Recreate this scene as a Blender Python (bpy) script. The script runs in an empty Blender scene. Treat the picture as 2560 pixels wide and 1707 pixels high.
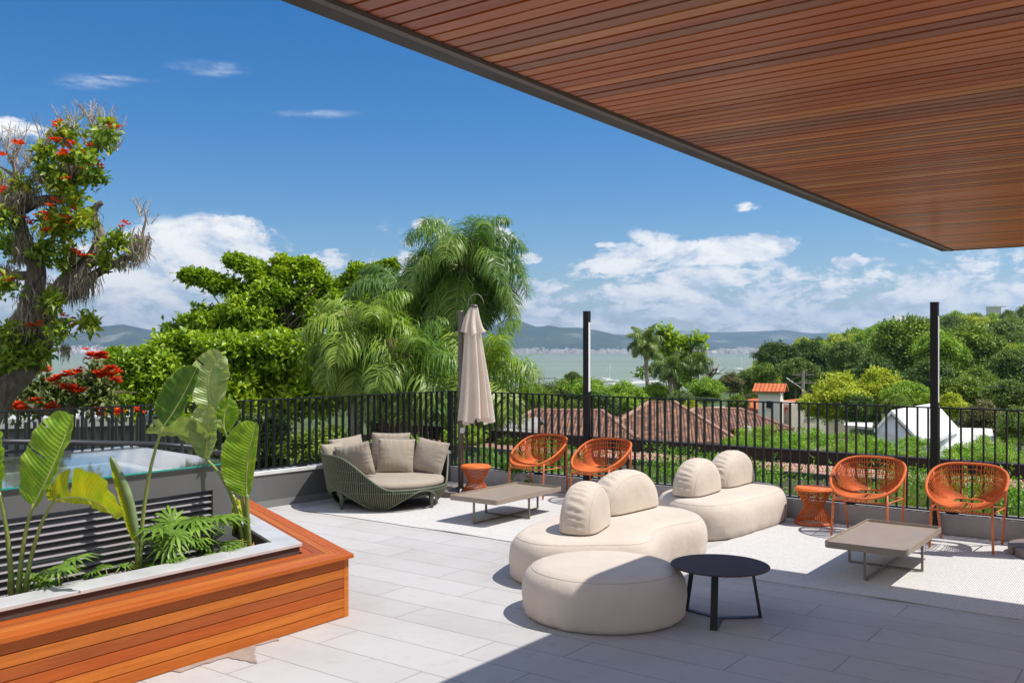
import bpy, math, random
import numpy as np
from mathutils import Vector, Matrix
rng = np.random.default_rng(7); random.seed(7)
sc = bpy.context.scene
# ---------------------------------------------------------------- camera
F, CX, HY, H = 2350.0, 1280.0, 873.5, 1.65
cd = bpy.data.cameras.new("camera"); cam = bpy.data.objects.new("camera", cd); sc.collection.objects.link(cam)
cam.location = (0, 0, H); cam.rotation_euler = (math.pi/2, 0, 0)
cd.sensor_width = 36; cd.lens = 36*F/2560; cd.shift_y = 20/2560
cd.clip_start = .05; cd.clip_end = 40000
sc.camera = cam
# ---------------------------------------------------------------- light, sky, exposure
TH = math.radians(36.2)
SUNV = Vector((.55, -.06, 1.0)).normalized()
sd = bpy.data.lights.new("sun", 'SUN'); sun = bpy.data.objects.new("sun", sd); sc.collection.objects.link(sun)
sd.energy = 4.0; sd.angle = math.radians(.5); sd.color = (1, .95, .88)
sun.rotation_euler = SUNV.to_track_quat('Z', 'Y').to_euler()
sc.view_settings.view_transform = 'Standard'; sc.view_settings.look = 'None'
sc.view_settings.exposure = .5; sc.view_settings.gamma = 1
cy = sc.cycles
cy.use_denoising = True; cy.max_bounces = 8; cy.diffuse_bounces = 3; cy.glossy_bounces = 3; cy.transmission_bounces = 6
cy.transparent_max_bounces = 8; cy.volume_bounces = 0; cy.caustics_reflective = False; cy.caustics_refractive = False
cy.sample_clamp_indirect = 6
class NT:
    """tiny node helper"""
    def __init__(s, nt): s.nt = nt; s.n = nt.nodes; s.l = nt.links
    def node(s, t, **k):
        x = s.n.new(t)
        for a, b in k.items(): setattr(x, a, b)
        return x
    def inp(s, sock, v):
        if hasattr(v, 'is_linked') or isinstance(v, bpy.types.NodeSocket): s.l.new(v, sock)
        else: sock.default_value = v
    def math(s, op, a, b=0.0, c=0.0, clamp=False):
        x = s.node('ShaderNodeMath', operation=op, use_clamp=clamp)
        s.inp(x.inputs[0], a); s.inp(x.inputs[1], b)
        if op in ('MULTIPLY_ADD', 'SMOOTH_MIN', 'SMOOTH_MAX'): s.inp(x.inputs[2], c)
        return x.outputs[0]
    def noise(s, vec, scale, detail=4, rough=.5, dist=0.0):
        x = s.node('ShaderNodeTexNoise'); s.inp(x.inputs['Vector'], vec) if vec else None
        x.inputs['Scale'].default_value = scale; x.inputs['Detail'].default_value = detail
        x.inputs['Roughness'].default_value = rough; x.inputs['Distortion'].default_value = dist
        return x.outputs['Fac']
    def mapping(s, vec, scale=(1, 1, 1), loc=(0, 0, 0), rot=(0, 0, 0)):
        x = s.node('ShaderNodeMapping'); s.l.new(vec, x.inputs[0])
        x.inputs['Scale'].default_value = scale; x.inputs['Location'].default_value = loc; x.inputs['Rotation'].default_value = rot
        return x.outputs[0]
    def ramp(s, fac, stops, interp='LINEAR'):
        x = s.node('ShaderNodeValToRGB'); cr = x.color_ramp; cr.interpolation = interp
        while len(cr.elements) > 1: cr.elements.remove(cr.elements[-1])
        cr.elements[0].position = stops[0][0]; cr.elements[0].color = (*stops[0][1], 1)
        for p, c in stops[1:]:
            e = cr.elements.new(p); e.color = (*c, 1)
        s.l.new(fac, x.inputs[0]); return x.outputs[0]
    def mix(s, f, a, b, blend='MIX'):
        x = s.node('ShaderNodeMix', data_type='RGBA', blend_type=blend)
        s.inp(x.inputs[0], f)
        for i, v in ((6, a), (7, b)):
            if isinstance(v, tuple): x.inputs[i].default_value = (*v, 1)
            else: s.l.new(v, x.inputs[i])
        return x.outputs[2]
    def maprange(s, v, a, b, c=0., d=1., smooth=True):
        x = s.node('ShaderNodeMapRange', interpolation_type='SMOOTHSTEP' if smooth else 'LINEAR')
        s.l.new(v, x.inputs[0])
        for i, t in ((1, a), (2, b), (3, c), (4, d)): x.inputs[i].default_value = t
        return x.outputs[0]
wd = bpy.data.worlds.new("World"); sc.world = wd; wd.use_nodes = True
SKY_STRENGTH = .075
def build_world():
    wd.node_tree.nodes.clear(); W = NT(wd.node_tree)
    out = W.node('ShaderNodeOutputWorld'); bg = W.node('ShaderNodeBackground'); W.l.new(bg.outputs[0], out.inputs[0])
    bg.inputs[1].default_value = SKY_STRENGTH
    sky = W.node('ShaderNodeTexSky', sky_type='NISHITA'); sky.sun_disc = False
    sky.sun_elevation = math.asin(SUNV.z); sky.sun_rotation = math.atan2(SUNV.x, SUNV.y)
    sky.air_density = 1.0; sky.dust_density = .35; sky.ozone_density = 2.2; sky.altitude = 20
    tc = W.node('ShaderNodeTexCoord'); vec = tc.outputs['Generated']
    sx = W.node('ShaderNodeSeparateXYZ'); W.l.new(vec, sx.inputs[0])
    az = W.math('ARCTAN2', sx.outputs[0], sx.outputs[1]); el = W.math('ARCSINE', sx.outputs[2])
    # clouds live on the sky sphere in azimuth / elevation; noise is stretched sideways as distant cumulus are
    co = W.node('ShaderNodeCombineXYZ'); W.l.new(az, co.inputs[0]); W.l.new(W.math('MULTIPLY', el, 1.9), co.inputs[1])
    cv = co.outputs[0]
    n1 = W.noise(cv, 13, 12, .66, .35); n2 = W.noise(W.mapping(cv, loc=(3, 7, 0)), 42, 10, .7, .2)
    n3 = W.noise(W.mapping(cv, loc=(-.006, -.016, 0)), 13, 12, .66, .35)
    nz = W.math('ADD', W.math('MULTIPLY', n1, .62), W.math('MULTIPLY', n2, .38))
    ells = [(480,612,260,62,1),(560,588,150,52,1.05),(330,700,240,90,1),(560,690,300,70,.95),(820,650,70,40,.7),(250,640,120,60,.8),(450,780,330,40,.55),
            (1000,672,130,45,.9),(1075,566,60,26,.8),(1245,596,44,36,.85),(1322,646,44,20,.75),(1060,590,180,60,.35),
            (1740,632,260,38,1),(1870,618,150,40,1.05),(1560,664,130,26,1),(2125,655,60,26,.9),(1640,600,90,40,.55),(1770,695,170,36,.95),(1560,735,260,40,.8),(1530,612,60,12,.6),
            (1700,778,560,44,.72),(2062,737,62,20,.9),(2115,742,40,14,.7),(2220,745,90,22,.95),(2400,752,150,30,.95),(2530,742,100,60,.85),(2130,790,330,36,.7),(1330,740,120,50,.6),
            (40,322,110,34,.78),(1860,517,50,20,.7),(2232,662,30,12,.6),(2470,678,36,14,.55)]
    wisps = [(520,168,80,12),(480,158,50,8),(545,182,60,9),(235,208,70,13),(280,196,80,7),(790,285,90,9)]
    tot = None
    for (px, py, rx, ry, st) in ells:
        u = (px-CX)/F; a0 = math.atan(u); e0 = math.atan((HY-py)/F*math.cos(a0))
        dx = W.math('MULTIPLY', W.math('SUBTRACT', az, a0), F/rx/math.cos(a0)**2 * .98)
        dy = W.math('MULTIPLY', W.math('SUBTRACT', el, e0), F/ry/math.cos(a0))
        r = W.math('SQRT', W.math('ADD', W.math('MULTIPLY', dx, dx), W.math('MULTIPLY', dy, dy)))
        m = W.maprange(r, 1.55, .15, 0, st)
        tot = m if tot is None else W.math('MAXIMUM', tot, m)
    wt = None
    for (px, py, rx, ry) in wisps:
        u = (px-CX)/F; a0 = math.atan(u); e0 = math.atan((HY-py)/F*math.cos(a0))
        dx = W.math('MULTIPLY', W.math('SUBTRACT', az, a0), F/rx); dy = W.math('MULTIPLY', W.math('SUBTRACT', el, e0), F/ry)
        dy = W.math('SUBTRACT', dy, W.math('MULTIPLY', dx, .5))
        m = W.maprange(W.math('SQRT', W.math('ADD', W.math('MULTIPLY', dx, dx), W.math('MULTIPLY', dy, dy))), 1.5, .0, 0, 1)
        wt = m if wt is None else W.math('MAXIMUM', wt, m)
    wn_ = W.noise(W.mapping(cv, scale=(1, 2.6, 1), rot=(0, 0, .45)), 26, 8, .62, .6)
    wmask = W.math('MULTIPLY', wt, W.maprange(wn_, .36, .72, 0, .62))
    # loose cloud banks outside the view, enlarged as unseen fill light for the shade
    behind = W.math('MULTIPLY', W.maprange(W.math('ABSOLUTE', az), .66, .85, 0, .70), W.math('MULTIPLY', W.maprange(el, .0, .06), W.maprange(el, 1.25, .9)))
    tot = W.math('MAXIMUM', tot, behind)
    low = W.math('MULTIPLY', W.maprange(el, .15, .05, 0, .60), 1.0)
    tot = W.math('MAXIMUM', tot, low)
    dens = W.math('ADD', tot, W.math('MULTIPLY', W.math('SUBTRACT', nz, .5), 3.0))
    mask = W.maprange(dens, .38, .64)
    mask = W.math('MULTIPLY', mask, W.maprange(tot, .08, .6))
    # cumulus bodies: bright where dense and towards the sun side, grey bases
    shade = W.math('ADD', W.maprange(dens, .42, 1.05, .15, .85, False), W.math('MULTIPLY', W.math('SUBTRACT', n1, n3), 4.5))
    shade = W.math('ADD', shade, W.math('MULTIPLY', W.math('SUBTRACT', n2, .5), .8))
    ccol = W.ramp(shade, [(0, (.52, .60, .72)), (.28, (.70, .75, .83)), (.62, (.86, .86, .86)), (1, (1.0, .98, .95))])
    k = 1/SKY_STRENGTH
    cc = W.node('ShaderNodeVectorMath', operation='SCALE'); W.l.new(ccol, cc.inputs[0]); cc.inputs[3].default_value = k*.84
    hs = W.node('ShaderNodeHueSaturation'); W.l.new(sky.outputs[0], hs.inputs['Color']); hs.inputs['Saturation'].default_value = 1.52; hs.inputs['Value'].default_value = 1.0
    hs.inputs['Hue'].default_value = .500
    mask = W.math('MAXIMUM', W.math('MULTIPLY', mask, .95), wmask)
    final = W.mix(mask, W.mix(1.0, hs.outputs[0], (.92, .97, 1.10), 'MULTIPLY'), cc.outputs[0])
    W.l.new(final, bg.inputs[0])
build_world()
# ---------------------------------------------------------------- helpers
col = sc.collection
def at(px, py, D): return Vector(((px-CX)/F*D, D, H-(py-HY)/F*D))
def fl(px, py, z=0.0):
    D = (H-z)*F/(py-HY); return Vector(((px-CX)/F*D, D, z))
E1 = Vector((math.cos(TH), -math.sin(TH), 0)); E2 = Vector((math.sin(TH), math.cos(TH), 0))
C0 = Vector((-.77, 11.8, 0))
def T(a, b, z=0.0): return C0 + E1*a - E2*b + Vector((0, 0, z))
def link_new(name, data, parent=None):
    o = bpy.data.objects.new(name, data); col.objects.link(o)
    if parent: o.parent = parent
    return o
def tag(o, label, cat, group=None):
    o['label'] = label; o['category'] = cat
    if group: o['group'] = group
    return o
def thing(name, label, cat, loc=(0, 0, 0), rz=0.0, group=None):
    o = bpy.data.objects.new(name, None); col.objects.link(o); o.location = loc; o.rotation_euler = (0, 0, rz); o.empty_display_size = .1
    return tag(o, label, cat, group)
def kids(o): return [c for c in bpy.data.objects if c.parent == o]
def copy_tree(o, parent=None):
    c = o.copy(); col.objects.link(c)
    if parent: c.parent = parent
    for ch in list(o.children): copy_tree(ch, c)
    return c
class MB:
    def __init__(s): s.v = []; s.f = []; s.uv = None
    def add(s, vs, fs):
        n = len(s.v); s.v.extend([tuple(x) for x in vs]); s.f.extend([tuple(i+n for i in f) for f in fs]); return s
    def box(s, x0, x1, y0, y1, z0, z1):
        return s.add([(x0,y0,z0),(x1,y0,z0),(x1,y1,z0),(x0,y1,z0),(x0,y0,z1),(x1,y0,z1),(x1,y1,z1),(x0,y1,z1)],
              [(0,3,2,1),(4,5,6,7),(0,1,5,4),(1,2,6,5),(2,3,7,6),(3,0,4,7)])
    def prism(s, poly, z0, z1):
        n = len(poly); A = sum(poly[i][0]*poly[(i+1)%n][1]-poly[(i+1)%n][0]*poly[i][1] for i in range(n))
        if A < 0: poly = poly[::-1]
        return s.add([(p[0], p[1], z0) for p in poly]+[(p[0], p[1], z1) for p in poly],
              [tuple(range(n))[::-1], tuple(range(n, 2*n))]+[(i, (i+1)%n, n+(i+1)%n, n+i) for i in range(n)])
    def tube(s, pts, r, n=8, closed=False, caps=True, phase=0.0):
        pts = [Vector(p) for p in pts]; m = len(pts)
        rr = r if hasattr(r, '__len__') else [r]*m
        vs = []; prev = None
        for i, p in enumerate(pts):
            a = pts[(i-1) % m] if closed or i > 0 else pts[0]; b = pts[(i+1) % m] if closed or i < m-1 else pts[-1]
            t = (b-a); t = t.normalized() if t.length > 1e-9 else Vector((0, 0, 1))
            if prev is None:
                up = Vector((0, 0, 1)) if abs(t.z) < .9 else Vector((1, 0, 0)); x = t.cross(up).normalized()
            else:
                x = prev - t*prev.dot(t); x = x.normalized() if x.length > 1e-6 else t.orthogonal().normalized()
            prev = x; y = t.cross(x)
            for k in range(n):
                a_ = 2*math.pi*k/n+phase; vs.append(p + (x*math.cos(a_)+y*math.sin(a_))*rr[i])
        fs = []
        for i in range(m if closed else m-1):
            j = (i+1) % m
            for k in range(n): fs.append((i*n+k, i*n+(k+1)%n, j*n+(k+1)%n, j*n+k))
        if caps and not closed: fs.append(tuple(range(n))[::-1]); fs.append(tuple(range((m-1)*n, m*n)))
        return s.add(vs, fs)
    def lathe(s, prof, n=48, c=(0, 0), close=True):
        vs = []; m = len(prof)
        for r, z in prof:
            for k in range(n):
                a = 2*math.pi*k/n; vs.append((c[0]+r*math.cos(a), c[1]+r*math.sin(a), z))
        fs = [(i*n+k, i*n+(k+1)%n, (i+1)*n+(k+1)%n, (i+1)*n+k) for i in range(m-1) for k in range(n)]
        if close: fs += [tuple(range(n))[::-1], tuple(range((m-1)*n, m*n))]
        return s.add(vs, fs)
    def grid(s, P, cu=False, cv=False):
        """P[i][j] points, cu closes i, cv closes j"""
        a, b = len(P), len(P[0]); vs = [p for row in P for p in row]; fs = []
        for i in range(a if cu else a-1):
            for j in range(b if cv else b-1):
                i2, j2 = (i+1) % a, (j+1) % b; fs.append((i*b+j, i2*b+j, i2*b+j2, i*b+j2))
        return s.add(vs, fs)
    def build(s, name, mat, parent=None, smooth=False, loc=None, rz=None, bevel=0, fixn=True):
        me = bpy.data.meshes.new(name); me.from_pydata(s.v, [], s.f)
        if fixn:
            import bmesh
            bm = bmesh.new(); bm.from_mesh(me); bmesh.ops.recalc_face_normals(bm, faces=bm.faces[:]); bm.to_mesh(me); bm.free()
        if smooth: me.polygons.foreach_set('use_smooth', [True]*len(me.polygons))
        me.materials.append(mat); me.update()
        o = link_new(name, me, parent)
        if loc is not None: o.location = loc
        if rz is not None: o.rotation_euler = (0, 0, rz)
        if bevel:
            m = o.modifiers.new('bevel', 'BEVEL'); m.width = bevel; m.segments = 2; m.limit_method = 'ANGLE'
        return o
def struct(o): o['kind'] = 'structure'; return o
def obox(mb, c, ux, uy, hx, hy, z0, z1):
    """box with plan axes ux, uy"""
    c = Vector(c); q = [c-ux*hx-uy*hy, c+ux*hx-uy*hy, c+ux*hx+uy*hy, c-ux*hx+uy*hy]
    return mb.prism([(p.x, p.y) for p in q], z0, z1)
def np_mesh(name, V, tri, mat, parent=None, smooth=False):
    me = bpy.data.meshes.new(name); V = np.asarray(V, np.float32).reshape(-1, 3); tri = np.asarray(tri, np.int32)
    k = tri.shape[1]; n = len(tri)
    me.vertices.add(len(V)); me.vertices.foreach_set('co', V.ravel())
    me.loops.add(n*k); me.loops.foreach_set('vertex_index', tri.ravel())
    me.polygons.add(n); me.polygons.foreach_set('loop_start', np.arange(0, n*k, k, dtype=np.int32))
    me.polygons.foreach_set('loop_total', np.full(n, k, np.int32))
    if smooth: me.polygons.foreach_set('use_smooth', np.ones(n, bool))
    me.materials.append(mat); me.update(calc_edges=True); me.validate()
    return link_new(name, me, parent)
def unit(a): return a/np.maximum(np.linalg.norm(a, axis=-1, keepdims=True), 1e-9)
def leaves(P, Dr, N, L, Wd, fold=.25, curl=.15):
    """leaf blades: base, two sides, tip (two folded triangles pairs)"""
    n = len(P); L = np.broadcast_to(L, (n,))[:, None]; Wd = np.broadcast_to(Wd, (n,))[:, None]
    Dr = unit(Dr); S = unit(np.cross(Dr, N)); N = np.cross(S, Dr)
    mid = P+Dr*L*.5
    V = np.stack([P, mid-S*Wd*.5+N*Wd*fold, P+Dr*L-N*L*curl, mid+S*Wd*.5+N*Wd*fold, mid+Dr*L*.08], 1)
    b = (np.arange(n)*5)[:, None]
    T_ = np.concatenate([b+np.array([[0, 4, 1]]), b+np.array([[1, 4, 2]]), b+np.array([[0, 3, 4]]), b+np.array([[4, 3, 2]])], 0)
    return V.reshape(-1, 3), T_
def rand_dirs(n, r=rng): return unit(r.normal(size=(n, 3)))
MINC = 10
def cluster_leaves(blobs, dens, per, L, Wd, spread, up=.35, thick=.35, r=None, droop=0.0, lvar=.3, bias=.25):
    r = r or rng; Ps = []; Ds = []; Ns = []
    for (c, rad) in blobs:
        c = np.array(c, float); rad = np.array(rad, float)
        n = max(MINC, int(dens*4*math.pi*(rad.prod())**(2/3)))
        d = rand_dirs(n, r); d[:, 2] += bias; d = unit(d)
        rr = 1-thick*r.random((n, 1))**1.6
        p = c+d*rad*rr
        o = unit(d/rad+np.array([0, 0, up])/rad.mean())
        P = np.repeat(p, per, 0)+r.normal(size=(n*per, 3))*spread
        O = np.repeat(o, per, 0)
        D = unit(O*.55+rand_dirs(n*per, r)*.85-np.array([0, 0, droop]))
        N = unit(O*.6+np.array([0, 0, .7])+rand_dirs(n*per, r)*.45)
        Ps.append(P); Ds.append(D); Ns.append(N)
    P = np.concatenate(Ps); D = np.concatenate(Ds); N = np.concatenate(Ns)
    s = 1+lvar*(r.random(len(P))-.5)*2
    return leaves(P, D, N, L*s, Wd*s)
def clump(blobs, r, n=7, f=.42, keep=.7):
    """break big masses into uneven leafy clumps with gaps between them"""
    out = []
    for c, rad in blobs:
        rad = np.array(rad); c = np.array(c); out.append((tuple(c), tuple(rad*keep)))
        for d in rand_dirs(int(n), r):
            d[2] = d[2]*.6+.35; d /= np.linalg.norm(d); k = f*(.6+.8*r.random()); m = rad*k; m[2] = max(m[2], rad.mean()*k*.6); out.append((tuple(c+d*rad*.92), tuple(m)))
    return out
def pxblobs(lst, D0, zr=1.0):
    out = []
    for b in lst:
        px, py, rx, ry = b[:4]; D = b[4] if len(b) > 4 else D0
        c = at(px, py, D); out.append((tuple(c), (rx/F*D, rx/F*D*zr, ry/F*D)))
    return out
# ---------------------------------------------------------------- materials
MATS = {}
def mat(name, color, rough=.6, metal=0.0, bump=0.0, bscale=60, var=0.0, vscale=3, spec=.5, coat=0.0, bdetail=4):
    if name in MATS: return MATS[name]
    m = bpy.data.materials.new(name); m.use_nodes = True; N = NT(m.node_tree); b = N.n['Principled BSDF']
    b.inputs['Base Color'].default_value = (*color, 1); b.inputs['Roughness'].default_value = rough
    b.inputs['Metallic'].default_value = metal; b.inputs['Specular IOR Level'].default_value = spec
    b.inputs['Coat Weight'].default_value = coat
    tc = N.node('ShaderNodeTexCoord').outputs['Object']
    if var:
        f = N.noise(tc, vscale, 5, .6)
        c1 = tuple(max(0, x*(1-var)) for x in color); c2 = tuple(min(1, x*(1+var)) for x in color)
        N.l.new(N.ramp(f, [(.3, c1), (.7, c2)]), b.inputs['Base Color'])
        N.l.new(N.maprange(f, .3, .7, rough*.9, min(1, rough*1.1)), b.inputs['Roughness'])
    if bump:
        bn = N.node('ShaderNodeBump'); bn.inputs['Strength'].default_value = bump; bn.inputs['Distance'].default_value = .01
        N.l.new(N.noise(tc, bscale, bdetail, .6), bn.inputs['Height']); N.l.new(bn.outputs[0], b.inputs['Normal'])
    MATS[name] = m; return m
def leafmat(name, cols, trans=.35, rough=.45, vein=False, rnd=True, patch=.5, pscale=.4):
    """foliage: colour picked per leaf, drifting in patches; light passes through the blade"""
    m = bpy.data.materials.new(name); m.use_nodes = True; N = NT(m.node_tree); b = N.n['Principled BSDF']; out = N.n['Material Output']
    g = N.node('ShaderNodeNewGeometry'); tc = N.node('ShaderNodeTexCoord')
    f = N.noise(tc.outputs['Object'], pscale, 3, .5)
    f = N.math('ADD', N.math('MULTIPLY', g.outputs['Random Per Island'], 1-patch), N.math('MULTIPLY', N.maprange(f, .3, .7), patch))
    k = len(cols); c = N.ramp(f, [(i/(k-1) if k > 1 else 0, x) for i, x in enumerate(cols)])
    N.l.new(c, b.inputs['Base Color']); b.inputs['Roughness'].default_value = rough; b.inputs['Specular IOR Level'].default_value = .35
    tr = N.node('ShaderNodeBsdfTranslucent'); tcol = N.mix(1.0, c, (1.25, 1.3, .5), 'MULTIPLY'); N.l.new(tcol, tr.inputs[0])
    mx = N.node('ShaderNodeMixShader'); mx.inputs[0].default_value = trans
    N.l.new(b.outputs[0], mx.inputs[1]); N.l.new(tr.outputs[0], mx.inputs[2]); N.l.new(mx.outputs[0], out.inputs[0])
    return m
def barkmat(name, c1, c2, scale=6):
    m = bpy.data.materials.new(name); m.use_nodes = True; N = NT(m.node_tree); b = N.n['Principled BSDF']
    tc = N.node('ShaderNodeTexCoord').outputs['Object']; f = N.noise(N.mapping(tc, scale=(1, 1, .35)), scale, 7, .65, .3)
    N.l.new(N.ramp(f, [(.35, c1), (.65, c2)]), b.inputs['Base Color']); b.inputs['Roughness'].default_value = .9
    bn = N.node('ShaderNodeBump'); bn.inputs['Strength'].default_value = .8; bn.inputs['Distance'].default_value = .03; N.l.new(f, bn.inputs['Height']); N.l.new(bn.outputs[0], b.inputs['Normal'])
    return m
def woodmat(name, tones, along='X', rough=.38, coat=.25, pitch=None, plank_len=2.6, off=0.0, spec=.5, dk=.55):
    """oiled hardwood: board tone by island or by pitch along Y, long grain"""
    m = bpy.data.materials.new(name); m.use_nodes = True; N = NT(m.node_tree); b = N.n['Principled BSDF']
    tc = N.node('ShaderNodeTexCoord').outputs['Object']; g = N.node('ShaderNodeNewGeometry')
    isl = g.outputs['Random Per Island']
    off_v = N.node('ShaderNodeCombineXYZ'); N.l.new(N.math('MULTIPLY', isl, 37.0), off_v.inputs[0]); N.l.new(N.math('MULTIPLY', isl, 11.0), off_v.inputs[2])
    va = N.node('ShaderNodeVectorMath', operation='ADD'); N.l.new(tc, va.inputs[0]); N.l.new(off_v.outputs[0], va.inputs[1])
    s = (1.2, 26, 26) if along == 'X' else (26, 1.2, 26)
    gr = N.noise(N.mapping(va.outputs[0], scale=s), 1.6, 6, .62, .5); fine = N.noise(N.mapping(va.outputs[0], scale=tuple(x*4 for x in s)), 2, 3, .6)
    blot = N.noise(va.outputs[0], 1.3, 3, .5)
    t = N.math('ADD', N.math('MULTIPLY', isl, .88), N.math('MULTIPLY', blot, .12))
    base = N.ramp(t, [(i/(len(tones)-1), c) for i, c in enumerate(tones)])
    f = N.math('ADD', N.math('MULTIPLY', gr, .7), N.math('MULTIPLY', fine, .3))
    c = N.mix(N.maprange(f, .35, .75, 0, dk), base, N.mix(1.0, base, (.55, .42, .36), 'MULTIPLY'))
    N.l.new(c, b.inputs['Base Color']); N.l.new(N.maprange(f, .3, .7, rough, rough+.15), b.inputs['Roughness'])
    b.inputs['Coat Weight'].default_value = coat; b.inputs['Coat Roughness'].default_value = .25; b.inputs['Specular IOR Level'].default_value = spec
    bn = N.node('ShaderNodeBump'); bn.inputs['Strength'].default_value = .15; bn.inputs['Distance'].default_value = .003; N.l.new(f, bn.inputs['Height']); N.l.new(bn.outputs[0], b.inputs['Normal'])
    return m
M_black = mat('black_paint', (.010, .0095, .010), .5, 0, .05, 200, .2, 4, spec=.25)
M_dark = mat('dark_grey_paint', (.125, .125, .125), .5, 0, .08, 90, .08, 2)
M_charcoal = mat('charcoal_metal', (.014, .013, .013), .5, .0, .04, 150, .2, 5)
M_taupe = mat('taupe_metal', (.28, .225, .175), .42, 0, .03, 300, .05, 8)
M_taupe_leg = mat('taupe_leg', (.20, .165, .135), .38, .4)
M_orange = mat('orange_rope', (.64, .135, .02), .6, 0, .5, 500, .16, 30)
M_orange_top = mat('orange_top', (.66, .15, .02), .5, 0, .1, 120, .06, 10)
M_olive = mat('olive_rope', (.145, .15, .095), .75, 0, .5, 300, .2, 25)
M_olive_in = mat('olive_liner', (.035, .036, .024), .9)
M_white = mat('white_stone', (.66, .66, .65), .5, 0, .08, 40, .08, 6)
M_kerb = mat('kerb_stone', (.36, .335, .325), .75, 0, .25, 40, .12, 3)
M_wall = mat('grey_render', (.20, .20, .20), .8, 0, .2, 80, .08, 2)
M_soil = mat('soil', (.05, .035, .025), .95, 0, 1, 30, .4, 20)
M_led = mat('frosted_strip', (.78, .79, .80), .35)
M_stone_base = mat('base_slab', (.19, .15, .14), .6, 0, .1, 60, .12, 5)
M_mast = mat('umbrella_mast', (.14, .11, .10), .38, .35, .02, 100, .1, 3)
HAZE = 1.3e-4
# ---------------------------------------------------------------- terrace: floor, kerb, wall
DL = Vector((-math.sin(math.radians(41.8)), -math.cos(math.radians(41.8)), 0)); NL = Vector((DL.y, -DL.x, 0))  # NL points out, away from terrace?
if NL.x > 0: NL = -NL
def floor_mat():
    m = bpy.data.materials.new('floor_tiles'); m.use_nodes = True; N = NT(m.node_tree); b = N.n['Principled BSDF']
    tc = N.node('ShaderNodeTexCoord').outputs['Object']
    v = N.mapping(tc, loc=(.13, .179*1.0-.31*.0+.0, 0))
    br = N.node('ShaderNodeTexBrick'); N.l.new(v, br.inputs['Vector']); br.offset = .37; br.offset_frequency = 2; br.squash = 1.0
    br.inputs['Scale'].default_value = 1; br.inputs['Brick Width'].default_value = 1.24; br.inputs['Row Height'].default_value = .31
    br.inputs['Mortar Size'].default_value = .0036; br.inputs['Mortar Smooth'].default_value = .2; br.inputs['Bias'].default_value = 0
    br.inputs['Color1'].default_value = (.415, .405, .400, 1); br.inputs['Color2'].default_value = (.455, .444, .438, 1); br.inputs['Mortar'].default_value = (.24, .225, .215, 1)
    cl = N.noise(tc, 1.1, 6, .62); st = N.noise(tc, 7, 5, .65); gr = N.noise(tc, 260, 2, .5)
    c = N.mix(N.maprange(cl, .4, .68, 0, .5), br.outputs[0], N.mix(1.0, br.outputs[0], (.80, .77, .74), 'MULTIPLY'))
    c = N.mix(N.maprange(st, .55, .72, 0, .38), c, N.mix(1.0, c, (.72, .70, .68), 'MULTIPLY'))
    sp = N.noise(tc, 34, 2, .4); c = N.mix(N.maprange(sp, .74, .78, 0, .45), c, (.2, .18, .16))
    N.l.new(c, b.inputs['Base Color']); N.l.new(N.maprange(st, .3, .7, .62, .8), b.inputs['Roughness'])
    h = N.math('ADD', N.math('MULTIPLY', N.math('SUBTRACT', 1.0, br.outputs['Fac']), 1.0), N.math('MULTIPLY', gr, .12))
    bn = N.node('ShaderNodeBump'); bn.inputs['Strength'].default_value = .5; bn.inputs['Distance'].default_value = .003
    N.l.new(h, bn.inputs['Height']); N.l.new(bn.outputs[0], b.inputs['Normal'])
    return m
def loc_ab(p):
    r = Vector(p)-C0; return (r.dot(E1), r.dot(E2))     # local x = a, local y = -b
# floor polygon in local frame
wl = [loc_ab(C0+DL*s) for s in (0, 13)]
mb = MB(); mb.prism([wl[0], (15, 0), (15, -13), (wl[1][0], -13) if wl[1][1] > -13 else wl[1], wl[1]], -.9, 0)
floor = struct(mb.build('terrace_floor', floor_mat(), loc=C0, rz=-TH))
# damp patch by the bench
fx = [(1170,1390),(1300,1345),(1480,1290),(1560,1305),(1680,1330),(1660,1255),(1672,1215),(1780,1185),(1830,1178),(1760,1150),(1500,1230),(1100,1370)]
mb = MB(); ps = [fl(x/2.613, 1150+y/2.613) for x, y in fx]; ps2 = []
for i, p in enumerate(ps):
    q = ps[(i+1) % len(ps)]
    for k in range(6):
        t = k/6; w = p.lerp(q, t); w = w+Vector((math.sin(i*3+k*2.1), math.cos(i*5+k*1.7), 0))*.006; ps2.append((w.x, w.y))
mb.v = [(x, y, .004) for x, y in ps2]; mb.f = [tuple(range(len(ps2)))]
struct(mb.build('damp_patch', mat('damp_stain', (.31, .265, .235), .45, 0, .1, 60, .25, 8)))
# kerb below the front railing
mb = MB(); mb.box(-.02, 15, .0, .26, 0, .18)
kerb = mb.build('kerb', M_kerb, loc=C0, rz=-TH, bevel=.006); struct(kerb)
# parapet on the left
left = thing('parapet_wall', 'low dark grey rendered wall with pale stone cap below the left railing', 'wall', C0)
mb = MB(); mb.prism([(0, 0), tuple((DL*13).xy), tuple((DL*13+NL*.22).xy), tuple((NL*.22+E2*.1).xy)], 0, .345); mb.build('wall_body', M_dark, left)
mb = MB(); mb.prism([tuple((DL*.0-NL*.012).xy), tuple((DL*13-NL*.012).xy), tuple((DL*13+NL*.24).xy), tuple((NL*.24).xy)], .345, .385); mb.build('cap', M_white, left, bevel=.004)
mb = MB(); mb.prism([tuple((DL*.1-NL*.006).xy), tuple((DL*13-NL*.006).xy), tuple((DL*13+NL*.01).xy), tuple((DL*.1+NL*.01).xy)], 0, .075); mb.build('skirting', M_wall, left)
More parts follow.
